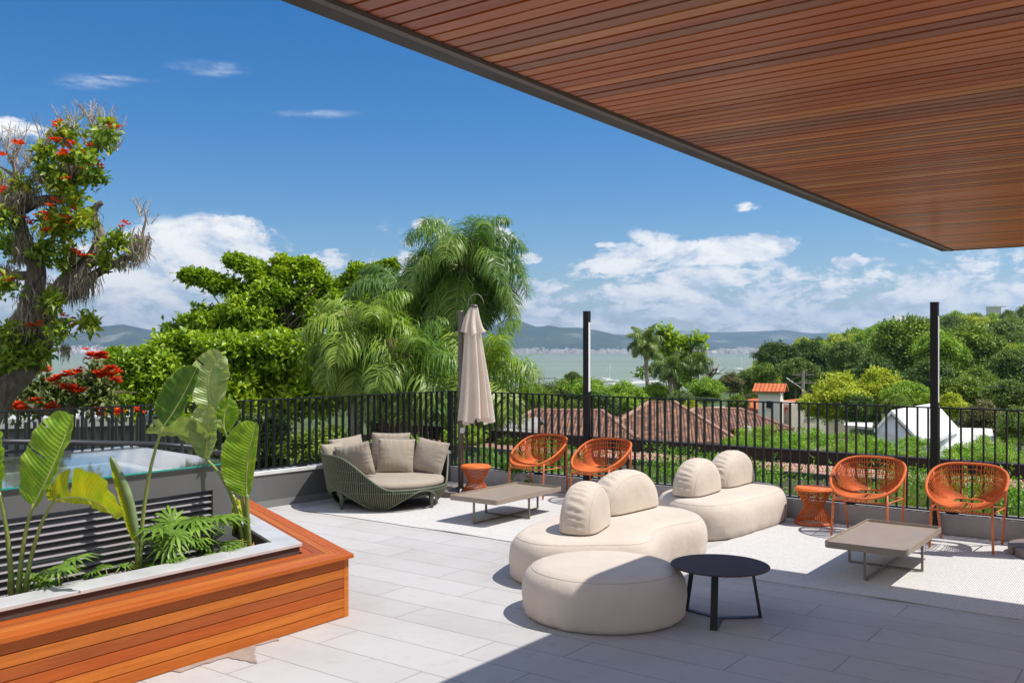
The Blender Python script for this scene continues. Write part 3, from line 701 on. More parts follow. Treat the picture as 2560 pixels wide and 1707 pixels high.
def softseat(name, label, cat, outline, h=.325, rad=.13, under=.045, sub=8):
    cx = sum(p[0] for p in outline)/len(outline); cy_ = sum(p[1] for p in outline)/len(outline)
    A = sum(outline[i][0]*outline[(i+1)%len(outline)][1]-outline[(i+1)%len(outline)][0]*outline[i][1] for i in range(len(outline)))
    if A < 0: outline = outline[::-1]
    O = catmull([(x-cx, y-cy_) for x, y in outline], sub); n = len(O)
    Nn = []
    for i in range(n):
        t = (O[(i+1) % n]-O[i-1]).normalized(); Nn.append(Vector((t.y, -t.x, 0)))
    # smoothed normals for insetting
    for _ in range(12): Nn = [(Nn[i-1]+Nn[i]*2+Nn[(i+1) % n]).normalized() for i in range(n)]
    prof = [(under, .001), (under*.55, .012), (under*.22, .035), (.008, .075), (0, .13), (.002, .175)]
    for k in range(1, 9):
        a = math.pi/2*k/8; prof.append((.002+rad*(1-math.cos(a)), .175+(h-.175)*math.sin(a)))
    prof += [(rad*1.35, h+.004), (rad*1.8, h+.0055)]
    t = thing(name, label, cat, (cx, cy_, .0))
    P = []
    for (d, z) in prof:
        row = []
        for i in range(n):
            w = (.007*max(-.2, math.sin(i*1.31+math.sin(i*.3)*2))+.003*math.sin(i*.77+1))*math.exp(-((z-.03)/.035)**2)+.0022*math.sin(i*2.3+2*math.sin(i*.31))*math.exp(-((z-.26)/.022)**2)*(.5+.5*math.sin(i*.17))
            p = O[i]-Nn[i]*(d+w); row.append((p.x, p.y, z))
        P.append(row)
    mb = MB(); mb.grid(P, cv=True)
    k = (len(P)-1)*n; mb.f.append(tuple(range(k, k+n))); mb.f.append(tuple(range(n))[::-1])
    o = mb.build('upholstery', M_cream, t, smooth=True)
    mb = MB(); zi = 10; mb.tube([Vector(p)+Vector((0, 0, .0005)) for p in P[zi]], .0014, 5, closed=True); mb.build('seam', M_seam, t, smooth=True)
    return t
pouf = [( .574+.505*math.cos(math.radians(a))*(1+.02*math.cos(math.radians(2*a+30))), 5.88+.49*math.sin(math.radians(a))) for a in range(0, 360, 20)]
softseat('round_pouf', 'large round cream pouf in front, half in the roof shadow', 'pouf', pouf, .315, .13)
softseat('curved_sofa', 'kidney-shaped cream sofa in the middle, directly behind the round pouf', 'sofa',
   [(-.02,6.75),(.03,7.05),(.17,7.38),(.45,7.78),(.85,8.04),(1.2,8.1),(1.47,7.93),(1.575,7.65),(1.52,7.40),(1.34,7.23),(1.19,7.08),(1.09,6.88),(1.04,6.64),(.9,6.47),(.6,6.42),(.3,6.41),(.1,6.5)], .328, .12)
softseat('oblong_sofa', 'oblong cream sofa at the back, nearest the railing', 'sofa',
   [(1.37,8.45),(1.36,8.85),(1.6,9.22),(1.95,9.5),(2.32,9.62),(2.58,9.47),(2.68,9.16),(2.52,8.82),(2.22,8.47),(1.97,8.19),(1.72,8.06),(1.5,8.15)], .325, .12)
def dome_cushion(label, corner, dirL, L_, Tt=.25, h=.335, z0=.333, seed=0):
    """D-shaped bolster; corner = near end of its right-hand long side"""
    d = Vector((dirL[0], dirL[1], 0)).normalized(); nleft = Vector((-d.y, d.x, 0))
    L_ *= 1.2; Tt *= 1.16; h *= .95
    c = Vector((*corner, 0))+d*(L_/2-.05)+nleft*(Tt/2-.012)
    t = thing('dome_cushion', label, 'cushion', (c.x, c.y, z0), math.atan2(d.y, d.x), 'dome-shaped cream back cushions')
    nu, nv = 150, 56; P = []; rs = np.random.default_rng(seed)
    ph = rs.random(6)*6.28
    for i in range(nu):
        th = 2*math.pi*i/nu; row = []
        for j in range(nv+1):
            v = -math.pi/2+math.pi*j/nv; cv, sv = math.cos(v), math.sin(v)
            f = abs(cv)**.42; g = math.copysign(abs(sv)**.80, sv)
            ct, st = math.cos(th), math.sin(th)
            if st >= 0: x = L_/2*math.copysign(abs(ct)**.92, ct)*f; z = h*abs(st)**1.0*f*(.97+.03*ct)
            else: x = L_/2*math.copysign(abs(ct)**.30, ct)*f; z = -.028*abs(st)**.5*f
            y = Tt/2*g
            gus = math.exp(-((y/(Tt*.22))**4))       # gathered strip between the two faces
            if st > 0 and ct < .55:
                a = th*34+ph[0]; amp = .0045*gus*(max(0, -ct+.45))**.5
                wv = math.sin(a+y*26+1.2*math.sin(th*9+ph[1]))+.5*math.sin(a*1.9+ph[2]-y*40)
                k = 1+amp*wv/.3; x *= k; z *= k
            row.append((x*(1+.0), y, z+.028))
        P.append(row)
    mb = MB(); mb.grid(P, cu=True); o = mb.build('cover', M_cush, t, smooth=True)
    for sg in (-1, 1):
        mb = MB(); jj = int(nv*(.5+sg*.215)); mb.tube([Vector(P[i][jj])*1.001 for i in range(0, nu, 2)], .0018, 4, closed=True); mb.build('seam', M_seam, t, smooth=True)
    return t
dome_cushion('smallest-looking cream dome cushion, on the left front of the curved sofa', (.575, 6.63), (.36, .93), .50, .25, .345, .333, 1)
dome_cushion('cream dome cushion on the curved sofa, right of its twin and nearest its bend', (.795, 7.37), (.66, .75), .66, .26, .325, .333, 2)
dome_cushion('cream dome cushion on the near left end of the oblong sofa', (1.655, 8.345), (.58, .81), .54, .255, .315, .33, 3)
dome_cushion('cream dome cushion farthest right on the oblong sofa, closest to the railing', (2.078, 8.917), (.61, .79), .58, .255, .325, .33, 4)
# ---------------------------------------------------------------- daybed
DB = Vector((-1.33, 10.05, .012))
bed = thing('daybed', 'round olive rope daybed with wavy woven shell and taupe mattress', 'daybed', DB)
def db_top(f):
    """f = angle, 0 = +x ; opening faces the viewer's right front (about -60 deg)"""
    d = math.atan2(math.sin(f-math.radians(-45)), math.cos(f-math.radians(-45)))   # distance from the opening
    k = abs(d)/math.pi; s = min(1, max(0, (k-(.21 if d > 0 else .18))/(.22 if d > 0 else .30))); s = s*s*(3-2*s)
    return .214+s*.336+.03*math.exp(-((k-1)/.3)**2)
def db_rad(f, z):
    t = z/.56; open_ = (db_top(f)-.214)/.336
    return .485+(.145)*min(1, t/.30)**.7+.065*max(0, (t-.3)/.7)*open_ + .0
def db_hem(f):
    g = 4*(f-math.radians(-92)); return .105+.098*(-math.cos(g))
nf = 176; P = []; Pi = []
for i in range(nf):
    f = 2*math.pi*i/nf; zt, zh = db_top(f), db_hem(f); row = []; ri = []
    for j in range(13):
        z = zh+(zt-zh)*j/12; r_ = db_rad(f, z); row.append(Vector((r_*math.cos(f), r_*math.sin(f), z))); ri.append(Vector(((r_-.012)*math.cos(f), (r_-.012)*math.sin(f), z)))
    P.append(row); Pi.append(ri)
mb = MB()
for i in range(nf):
    mb.tube([P[i][j]+Vector((0, 0, 0)) for j in range(13)], .0062, 5, caps=False)
mb.build('rope_weave', M_olive, bed, smooth=True)
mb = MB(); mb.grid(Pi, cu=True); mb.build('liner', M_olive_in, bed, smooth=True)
M_olfr = mat('olive_frame', (.10, .12, .075), .5, .1)
mb = MB(); mb.tube([P[i][12]+Vector((0, 0, .002)) for i in range(0, nf, 2)], .011, 8, closed=True); mb.build('top_tube', M_olfr, bed, smooth=True)
mb = MB(); mb.tube([P[i][0]-Vector((0, 0, .002)) for i in range(0, nf, 2)], .010, 8, closed=True); mb.build('hem_tube', M_olfr, bed, smooth=True)
mb = MB()
for zz, f0, f1 in ((.30, 60, 270), (.41, 70, 255), (.19, -180, 180)):
    pts = []
    for k in range(81):
        f = math.radians(f0+(f1-f0)*k/80); r_ = db_rad(f, zz)+.005; 
        if db_top(f) > zz-.001 and db_hem(f) < zz: pts.append((r_*math.cos(f), r_*math.sin(f), zz))
    if len(pts) > 2: mb.tube(pts, .0045, 5)
for fd in (-110, -78, 196):   # ribs
    f = math.radians(fd); i = int(round((f % (2*math.pi))/(2*math.pi)*nf)) % nf; mb.tube([p*1.006 for p in P[i]], .008, 6)
mb.build('ribs', M_olfr, bed, smooth=True)
for fd in (-137, -30, 43, 133):
    f = math.radians(fd); d = Vector((math.cos(f), math.sin(f), 0)); mb = MB()
    mb.tube([d*.595+Vector((0, 0, .20)), d*.57+Vector((0, 0, .1)), d*.575+Vector((0, 0, .0))], [.04, .024, .016], 10); mb.build('leg', M_olfr, bed, smooth=True)
mb = MB(); mb.lathe([(.001, .12), (.56, .12), (.56, .20), (.001, .20)], 64); mb.build('deck', M_olive_in, bed)
M_tau = fabricmat('taupe_fabric', (.32, .27, .215))
mb = MB(); mb.lathe([(.001, .201), (.52, .201), (.575, .206), (.598, .222), (.604, .246), (.598, .270), (.575, .288), (.52, .297), (.3, .303), (.001, .305)], 96); mb.build('mattress', M_tau, bed, smooth=True)
def pillow(label, c, yaw, lean, w=.40, hh=.40, th=.07, roll=0.0, seed=0):
    """square scatter cushion: faces local -Y, leaning back by lean"""
    t = thing('pillow', label, 'pillow', c, yaw, 'taupe pillows on the daybed'); rs = np.random.default_rng(seed); ph = rs.random(8)*6.28
    n = 34; mb = MB()
    for sg in (-1, 1):
        P = []
        for i in range(n+1):
            row = []
            for j in range(n+1):
                u, v = -1+2*i/n, -1+2*j/n
                pu = u*(1-.055*(1-v*v)*0-.05*(1-abs(v)**2)*abs(u)**3); pv = v*(1-.05*(1-abs(u)**2)*abs(v)**3)
                e = ((1-abs(u)**2.6)*(1-abs(v)**2.6)); h_ = th*max(0, e)**.52
                edge = (1-abs(u))*(1-abs(v)); wr = .006*math.exp(-((1-abs(v))/.22))*math.sin(u*21+ph[0]+2*math.sin(u*5+ph[1]))*(1 if e > 0 else 0)*min(1, (1-abs(v))*12)
                wr += .005*math.exp(-((1-abs(u))/.2))*math.sin(v*19+ph[2]+2*math.sin(v*6))*min(1, (1-abs(u))*12)
                h_ += wr+ .006*math.sin(u*3+ph[3])*math.sin(v*2.5+ph[4])*e
                row.append((pu*w/2, sg*h_, pv*hh/2))
            P.append(row)
        k = len(mb.v); mb.grid(P)
        if sg > 0: pass
    o = mb.build('cover', M_tau, t, smooth=True)
    o.rotation_euler = (-lean, roll, 0); o.location = (0, 0, hh/2*math.cos(lean)); 
    me = o.data
    pts = [(w/2*.985*math.copysign(1, x) if 0 else x*w/2, 0, z*hh/2) for x, z in []]
    return t
import mathutils
ZM = .30
def pol(r_, deg, z=ZM): 
    a = math.radians(deg); return Vector((DB.x+r_*math.cos(a), DB.y+r_*math.sin(a), z))
pillow('tall taupe pillow at the very back of the daybed, behind the central one', Vector((-1.36, 10.50, ZM+.03)), -.08, .22, .44, .40, .075, 0, 1)
pillow('central taupe pillow upright in the middle of the daybed, in front of the tall one', Vector((-1.27, 10.28, ZM)), .08, .30, .41, .39, .085, .03, 2)
pillow('taupe pillow on the right arm of the daybed', Vector((-.90, 10.27, ZM)), -.45, .32, .40, .38, .08, .14, 3)
pillow('taupe pillow on the left front of the daybed, just behind the rope arm', Vector((-1.66, 9.93, ZM)), 2.45-math.pi+.35, -.10, .42, .36, .085, -.20, 4)
pillow('taupe pillow standing at the left back of the daybed', Vector((-1.80, 10.34, ZM+.02)), .65, .25, .40, .38, .08, -.1, 5)
pillow('small-looking taupe pillow squeezed at the far left rim of the daybed, seen edge-on', Vector((-1.90, 10.10, ZM+.02)), 1.15, .30, .36, .34, .08, 0, 6)
# ---------------------------------------------------------------- closed umbrellas
def clothmat():
    m = bpy.data.materials.new('umbrella_cloth'); m.use_nodes = True; N = NT(m.node_tree); b = N.n['Principled BSDF']; out = N.n['Material Output']
    tc = N.node('ShaderNodeTexCoord').outputs['Object']; f = N.noise(tc, 3, 5, .6)
    c = N.ramp(f, [(.3, (.80, .71, .62)), (.7, (.88, .80, .72))]); N.l.new(c, b.inputs['Base Color']); b.inputs['Roughness'].default_value = .85
    tr = N.node('ShaderNodeBsdfTranslucent'); N.l.new(c, tr.inputs[0]); mx = N.node('ShaderNodeMixShader'); mx.inputs[0].default_value = .42
    N.l.new(b.outputs[0], mx.inputs[1]); N.l.new(tr.outputs[0], mx.inputs[2]); N.l.new(mx.outputs[0], out.inputs[0])
    bn = N.node('ShaderNodeBump'); bn.inputs['Strength'].default_value = .3; bn.inputs['Distance'].default_value = .02; N.l.new(N.noise(N.mapping(tc, scale=(1, 1, .25)), 14, 4, .6), bn.inputs['Height']); N.l.new(bn.outputs[0], b.inputs['Normal'])
    return m
M_cloth = clothmat()
def umbrella(label, mast, cx_off, top=2.08):
    u = thing('closed_umbrella', label, 'umbrella', mast, 0, 'closed cream umbrellas on side masts')
    mb = MB(); mb.tube([(0, 0, .075), (0, 0, top-.02)], .031, 20); mb.build('mast', M_mast, u, smooth=False)
    mb = MB(); mb.lathe([(.001, top-.03), (.036, top-.03), (.036, top+.005), (.03, top+.012), (.001, top+.012)], 20); mb.build('mast_cap', M_mast, u)
    mb = MB(); mb.tube([(.055, -.02, 1.0), (.055, -.02, 1.9)], .011, 8); mb.tube([(.055, -.02, 1.36), (.02, 0, 1.32)], .012, 6); mb.build('slider_arm', M_mast, u)
    mb = MB(); mb.box(-.005, .05, -.045, -.032, .70, .76); mb.build('crank_box', mat('crank_white', (.6, .6, .6), .5), u)
    mb = MB(); mb.tube([(.045, -.05, .72), (.065, -.06, .60), (.06, -.06, .5)], .006, 6); mb.build('crank_handle', M_mast, u)
    for k in range(4):   # four quarter slabs
        mb = MB(); a0 = math.radians(90*k+4); pts = [(.02*math.cos(a0+.7), .02*math.sin(a0+.7))]
        for j in range(13):
            a = a0+math.radians(82)*j/12; pts.append((.335*math.cos(a), .335*math.sin(a)))
        mb.prism(pts, 0, .07); mb.build('base_slab', M_stone_base, u, bevel=.008)
    mb = MB(); mb.lathe([(.001, .071), (.06, .071), (.06, .08), (.001, .08)], 16); mb.build('base_flange', M_mast, u)
    # folded canopy
    c = Vector((cx_off, -.03, 0))
    def pleat(z0, z1, r0, r1, n_p, seed, hem, squash=.8):
        rs = np.random.default_rng(seed); ph = rs.random(4)*6.28; P = []; na, nz = 240, 34
        for i in range(na):
            f = 2*math.pi*i/na; row = []
            for j in range(nz+1):
                t = j/nz; base = r0+(r1-r0)*t**.75
                am = (.14+.30*t)*(1 if t > .03 else .4)
                w = math.sin(n_p*f+ph[0]+1.1*math.sin(2*f+ph[1])+.35*t); w = math.copysign(abs(w)**.7, w)
                r_ = base*(1+am*w+.07*math.sin(3*f+ph[2]+t*2))
                z = z1+(z0-z1)*t + (hem*(.6*math.sin(2*f+ph[3])+.5*math.sin(n_p*f+ph[0])) if t > .85 else 0)*(t-.85)/.15
                sway = .018*math.sin(t*3+ph[2])
                row.append((c.x+r_*math.cos(f)+sway, c.y+r_*math.sin(f)*squash, z))
            P.append(row)
        return P
    mb = MB(); mb.grid(pleat(.84, 2.09, .045, .15, 8, 3, .045), cu=True); mb.build('canopy', M_cloth, u, smooth=True)
    mb = MB(); mb.grid(pleat(1.83, 2.14, .034, .105, 7, 5, .035), cu=True); mb.build('canopy_flounce', M_cloth, u, smooth=True)
    mb = MB(); mb.lathe([(.001, 2.13), (.043, 2.13), (.043, 2.147), (.03, 2.16), (.001, 2.162)], 20, (c.x, c.y)); mb.build('canopy_cap', M_mast, u)
    mb = MB(); mb.tube([(c.x+.02+.09*math.cos(a), c.y, 2.15+.13*math.sin(a)) for a in [math.radians(x) for x in range(10, 181, 10)]], .006, 6); mb.build('top_hook', MATS['taupe_leg'], u)
    return u
u1 = umbrella('closed cream umbrella on a brown side mast in the corner between the two railings', Vector((-.585, 10.72, 0)), .155)
u2 = copy_tree(u1); u2.location = T(6.66, .47, .012); u2['label'] = 'closed umbrella at the right edge with only its round stone base showing'
mb = MB()
# ---------------------------------------------------------------- planter plants
def bleafmat(name, c1, c2, trans=.35):
    m = bpy.data.materials.new(name); m.use_nodes = True; N = NT(m.node_tree); b = N.n['Principled BSDF']; out = N.n['Material Output']
    uv = N.node('ShaderNodeUVMap').outputs[0]; sx = N.node('ShaderNodeSeparateXYZ'); N.l.new(uv, sx.inputs[0])
    # side veins run out from the midrib towards the tip
    ax = N.math('ABSOLUTE', N.math('SUBTRACT', sx.outputs[0], .5)); ph = N.math('SUBTRACT', N.math('MULTIPLY', sx.outputs[1], 150), N.math('MULTIPLY', ax, 26))
    w = N.math('SINE', N.math('ADD', ph, N.math('MULTIPLY', N.noise(uv, 5, 3), 3.0)))
    w01 = N.math('MULTIPLY_ADD', w, .5, .5)
    pt = N.noise(uv, 3.5, 4, .6)
    c = N.mix(N.maprange(pt, .35, .65), c1, c2); c = N.mix(N.math('MULTIPLY', w01, .28), c, N.mix(1.0, c, (.62, .68, .5), 'MULTIPLY'))
    edge = N.maprange(ax, .44, .5); c = N.mix(N.math('MULTIPLY', edge, .35), c, (.35, .30, .10))
    N.l.new(c, b.inputs['Base Color']); b.inputs['Roughness'].default_value = .36; b.inputs['Specular IOR Level'].default_value = .45
    bn = N.node('ShaderNodeBump'); bn.inputs['Strength'].default_value = .55; bn.inputs['Distance'].default_value = .004; N.l.new(w01, bn.inputs['Height']); N.l.new(bn.outputs[0], b.inputs['Normal'])
    tr = N.node('ShaderNodeBsdfTranslucent'); N.l.new(N.mix(1.0, c, (1.5, 1.5, .45), 'MULTIPLY'), tr.inputs[0]); mx = N.node('ShaderNodeMixShader'); mx.inputs[0].default_value = trans
    N.l.new(b.outputs[0], mx.inputs[1]); N.l.new(tr.outputs[0], mx.inputs[2]); N.l.new(mx.outputs[0], out.inputs[0]); return m
M_bl_green = bleafmat('big_leaf_green', (.15, .28, .012), (.26, .42, .02)); M_bl_dark = bleafmat('big_leaf_dark', (.05, .14, .012), (.10, .21, .02), .2)
M_bl_pale = bleafmat('big_leaf_pale', (.24, .34, .11), (.36, .44, .19), .3); M_bl_yel = bleafmat('big_leaf_yellow', (.48, .46, .012), (.30, .42, .015), .4)
M_stem = mat('leaf_stem', (.20, .25, .055), .45, 0, .1, 60, .25, 9); M_rib = mat('leaf_rib', (.42, .44, .15), .45)
M_husk = mat('dry_husk', (.33, .17, .06), .8, 0, .4, 80, .4, 15)
def big_leaf(parent, base, ctrl, tip, wl_, wr, face, fold=.25, m=None, tears=(), power=.55, skew=.9, wave=.012, seed=0, curl=0.0):
    """banana-type blade; wl_/wr half widths left and right of the midrib, face = rough blade normal"""
    base, ctrl, tip, face = Vector(base), Vector(ctrl), Vector(tip), Vector(face).normalized()
    rs = np.random.default_rng(seed); ph = rs.random(3)*6.28
    nt, ns = 56, 7; V = []; UV = []; Fc = []; mid = []
    for i in range(nt+1):
        t = i/nt; p = base*(1-t)**2+ctrl*2*t*(1-t)+tip*t*t; tg = ((ctrl-base)*(1-t)+(tip-ctrl)*t).normalized()
        s = tg.cross(face).normalized(); n = s.cross(tg).normalized(); mid.append(p)
        w = (math.sin(math.pi*min(1, t**skew*.985+.012))**power)
        for side, W in ((-1, wl_), (1, wr)):
            for j in range(ns):
                q = j/(ns-1); a = fold*(1-curl*q)
                d = W*w*q; off = s*side*d*math.cos(a)+n*d*math.sin(a)*(1-curl*q)
                off += n*(wave*q*math.sin(t*17+ph[0]+side)+wave*.6*q*math.sin(t*41+ph[1]))+tg*d*.22*q
                off -= n*curl*d*q*.6
                V.append(p+off); UV.append((.5+side*q*.5, t))
    def idx(i, sd, j): return i*(2*ns)+sd*ns+j
    tear = {}
    for (t, sd, dep) in tears: tear[(int(t*nt), sd)] = dep
    W2 = list(V)
    for sd in (0, 1):
        for i in range(nt):
            for j in range(ns-1):
                a, b, c, d = idx(i, sd, j), idx(i+1, sd, j), idx(i+1, sd, j+1), idx(i, sd, j+1)
                if (i, sd) in tear and j >= (ns-1)*(1-tear[(i, sd)]): continue
                Fc.append((a, b, c, d) if sd else (d, c, b, a))
    me = bpy.data.meshes.new('leaf_blade'); me.from_pydata([tuple(v) for v in V], [], Fc); me.polygons.foreach_set('use_smooth', [True]*len(Fc))
    uvl = me.uv_layers.new(name='UVMap'); vi = np.zeros(len(me.loops), np.int32); me.loops.foreach_get('vertex_index', vi)
    uvl.data.foreach_set('uv', np.array(UV, np.float32)[vi].ravel()); me.materials.append(m or M_bl_green); me.update()
    o = link_new('leaf_blade', me, parent)
    mb = MB(); mb.tube([p-face*.0 for p in mid], [.0058*(1-.75*i/nt) for i in range(nt+1)], 6); r = mb.build('midrib', M_rib, o, smooth=True)
    return o
def c2(x, y, D): return at(x/2.413, 850+y/2.413, D)
def bez(a, b, c, n=14): return [a*(1-t)**2+b*2*t*(1-t)+c*t*t for t in [i/n for i in range(n+1)]]
def stem(parent, pts, r0, r1):
    n = len(pts); mb = MB(); mb.tube(pts, [r0+(r1-r0)*(i/(n-1))**.6 for i in range(n)], 8); return mb.build('stem', M_stem, parent, smooth=True)
VW = Vector((0, -1, .15))
def base_husks(parent, c, n, seed):
    rs = np.random.default_rng(seed); mb = MB()
    for k in range(n):
        a = rs.random()*6.28; p = c+Vector((math.cos(a), math.sin(a), 0))*.02; q = p+Vector((math.cos(a)*.035, math.sin(a)*.035, .07+.07*rs.random()))
        mb.tube([p, p.lerp(q, .6), q], [.014, .010, .002], 6)
    mb.build('dry_husk', M_husk, parent, smooth=True)
# left clump
PLb = Vector((-2.518, 4.793, .33))
sp1 = thing('strelitzia_plant', 'big-leaved plant left in the planter with one torn leaf and a yellow one', 'plant', (0, 0, 0), 0, 'strelitzia plants in the planter')
D = 4.75
stem(sp1, bez(PLb, c2(120, 1200, D), c2(205, 985, D)), .019, .008)
big_leaf(sp1, c2(200, 1000, D), c2(330, 760, D-.02), c2(440, 452, D+.05), .16, .045, (-.15, -1, .35), .30, M_bl_green, ((.50, 0, .85), (.80, 0, .35), (.51, 0, .7), (.30, 0, .2)), .30, .95, .008, 1)
stem(sp1, bez(PLb+Vector((.02, 0, 0)), c2(200, 1120, D), c2(330, 965, D)), .017, .007)
big_leaf(sp1, c2(330, 965, D), c2(540, 900, D), c2(712, 1078, D-.1), .165, .03, (-.2, -1, -.1), .2, M_bl_yel, ((.22, 0, .95), (.24, 0, .9), (.26, 0, .8)), .5, .75, .014, 2)
big_leaf(sp1, c2(345, 960, D), c2(330, 930, D), c2(296, 868, D), .04, .05, (0, -1, .1), .2, M_bl_yel, (), .6, .6, .004, 3)
stem(sp1, bez(PLb+Vector((-.03, 0, 0)), c2(62, 1150, D), c2(-6, 915, D)), .019, .009)
big_leaf(sp1, c2(-6, 915, D), c2(-70, 720, D), c2(-10, 545, D), .1, .06, (0, -1, .2), .2, M_bl_green, (), .5, .9, .01, 4)
base_husks(sp1, PLb, 6, 1)
# middle clump
PMb = Vector((-2.117, 5.34, .33)); D = 5.3
sp2 = thing('strelitzia_plant', 'big-leaved plant mid planter with a furled spear and a tall dark leaf', 'plant', (0, 0, 0), 0, 'strelitzia plants in the planter')
stem(sp2, bez(PMb, c2(850, 850, D), c2(985, 520, D), 20), .016, .008)
big_leaf(sp2, c2(990, 515, D), c2(1090, 380, D), c2(1188, 165, D), .13, .05, (.35, -1, .25), .45, M_bl_dark, ((.25, 1, .6), (.45, 0, .3), (.6, 1, .5)), .40, .9, .012, 5)
stem(sp2, bez(PMb+Vector((-.02, 0, 0)), c2(830, 1250, D), c2(826, 1200, D)), .015, .009)
big_leaf(sp2, c2(830, 1215, D), c2(775, 900, D), c2(668, 702, D), .055, .012, (0, -1, .1), .9, M_bl_yel, (), .5, .65, .004, 6)
mb = MB(); mb.tube(bez(c2(828, 1200, D-.01), c2(790, 900, D-.01), c2(667, 700, D-.01), 24), [.010+.014*math.sin(math.pi*(i/24)**.8) for i in range(24)]+[.002], 8); mb.build('furled_leaf', M_bl_pale if False else mat('furled_green', (.16, .22, .09), .45, 0, .1, 50, .3, 12), sp2, smooth=True)
base_husks(sp2, PMb, 8, 2)
# right clump
PRb = Vector((-1.683, 5.933, .33)); D = 5.88
sp3 = thing('strelitzia_plant', 'tallest big-leaved plant at the right corner of the planter, with fanned pale leaves', 'plant', (0, 0, 0), 0, 'strelitzia plants in the planter')
stem(sp3, bez(PRb, c2(1430, 860, D), c2(1238, 715, D), 18), .017, .009)
big_leaf(sp3, c2(1238, 715, D), c2(1262, 560, D-.03), c2(1258, 388, D-.05), .115, .06, (.1, -1, .3), .30, M_bl_pale, ((.55, 1, .4),), .38, 1.0, .010, 7)
big_leaf(sp3, c2(1225, 705, D), c2(1160, 520, D), c2(880, 560, D-.15), .03, .145, (.1, -1, -.5), .1, M_bl_pale, ((.9, 1, .5),), .5, .85, .012, 8)
stem(sp3, bez(PRb+Vector((.015, .02, 0)), c2(1480, 1000, D), c2(1405, 690, D), 14)+bez(c2(1405, 690, D), c2(1370, 560, D), c2(1300, 440, D), 10)[1:], .016, .007)
big_leaf(sp3, c2(1300, 445, D), c2(1195, 210, D), c2(1342, 88, D), .115, .13, (.2, -1, .2), .22, M_bl_pale, ((.42, 1, .35), (.30, 1, .25), (.68, 0, .5)), .40, .95, .012, 9)
big_leaf(sp3, c2(1358, 562, D), c2(1330, 450, D), c2(1395, 356, D), .055, .085, (.2, -1, .1), .15, M_bl_green, (), .42, .95, .006, 10)
stem(sp3, bez(PRb+Vector((.03, 0, 0)), c2(1488, 1050, D), c2(1490, 930, D)), .02, .013)
big_leaf(sp3, c2(1488, 940, D), c2(1478, 700, D), c2(1545, 500, D), .165, .05, (.15, -1, .05), .25, M_bl_green, (), .42, .85, .006, 11)
big_leaf(sp3, c2(1110, 560, D+.1), c2(1060, 480, D+.1), c2(1085, 392, D+.1), .07, .07, (-.2, -1, .3), .3, M_bl_green, ((.5, 0, .6),), .5, .9, .01, 12)
big_leaf(sp3, c2(1150, 600, D+.15), c2(1140, 500, D+.15), c2(1150, 440, D+.15), .045, .045, (.3, -1, .3), .3, M_bl_green, (), .5, .9, .01, 13)
base_husks(sp3, PRb, 8, 3)
# low split-leaf philodendrons
M_phil = leafmat('split_leaf_green', [(.08, .17, .02), (.17, .30, .04), (.32, .48, .09)], .3, .35, patch=.4, pscale=3)
def philo(label, base, nl, size, seed, yellow=False, up=.6):
    t = thing('philodendron', label, 'plant', base, 0, 'low split-leaf plants in the planter'); rs = np.random.default_rng(seed); Ps, Ds, Ns, Ls, Ws = [], [], [], [], []; sm = MB()
    for k in range(nl):
        a = 2*math.pi*k/nl+rs.random()*.7; rad = Vector((math.cos(a), math.sin(a), 0)); L_ = size*(.7+.5*rs.random())
        pe = rad*L_*(.35+.4*rs.random())+Vector((0, 0, L_*(up+.5*rs.random()))); sm.tube([(0, 0, 0), pe*.5+Vector((0, 0, .02)), pe], [.006, .004, .003], 5)
        dirm = (rad*1+Vector((rs.normal()*.3, rs.normal()*.3, -.35+.9*rs.random()))).normalized(); side = dirm.cross(Vector((0, 0, 1))).normalized(); nn = side.cross(dirm)
        M_ = 13
        for j in range(M_):
            f = (j-(M_-1)/2)/((M_-1)/2); ang = f*2.15; d = dirm*math.cos(ang)+side*math.sin(ang)
            st = pe+dirm*(L_*.16*(1-abs(f)))
            Ps.append(st); Ds.append(d-nn*.12); Ns.append(nn+side*f*.2+rad*.05); Ls.append(L_*(.78-.30*abs(f)+.14*rs.random())); Ws.append(L_*.115)
            Ps.append(pe-dirm*.01); Ds.append(d); Ns.append(nn); Ls.append(L_*.34); Ws.append(L_*.14)
    V, Fc = leaves(np.array(Ps), np.array(Ds), np.array(Ns), np.array(Ls), np.array(Ws), .2, .2)
    np_mesh('leaves', V, Fc, M_phil, t, smooth=True); sm.build('stems', M_stem, t, smooth=True)
def soilp(px, w=.60):
    k = (px-CX)/F; b = mit(w); t = (k*b.y-b.x)/(E2.x-k*E2.y); return b+E2*t+Vector((0, 0, .35))
philo('bright split-leaf plant just right of the left strelitzia', soilp(141, .55), 10, .14, 1, up=.8)
philo('darker low split-leaf plant left of the furled spear leaf', soilp(272, .56), 8, .12, 2)
philo('largest split-leaf plant against the louvres, right of the middle strelitzia', soilp(438, .60), 10, .19, 3, up=.95)
philo('split-leaf plant by the right end of the louvres', soilp(510, .70), 6, .20, 5, up=1.0)
philo('narrow-leaved low plant near the corner of the planter', soilp(540, .58), 7, .14, 4)
philo('tiny low plant at the foot of the middle strelitzia', soilp(400, .50), 7, .10, 8)
M_croton = leafmat('croton_leaf', [(.10, .20, .02), (.35, .42, .03), (.55, .55, .10)], .3, .35)
cr = thing('small_shrub', 'small yellow-green shrub behind the stems at the planter corner', 'shrub', (0, 0, 0))
V, Fc = cluster_leaves([(tuple(Vector((-2.05, 6.75, .42))), (.09, .12, .12))], 900, 3, .07, .03, .02, r=np.random.default_rng(3)); np_mesh('leaves', V, Fc, M_croton, cr)
mb = MB()
for a in range(5): mb.tube([(-2.05, 6.75, .22), (-2.05+.05*math.cos(a*1.3), 6.75+.05*math.sin(a*1.3), .45)], .004, 5)
mb.build('stems', M_stem, cr)
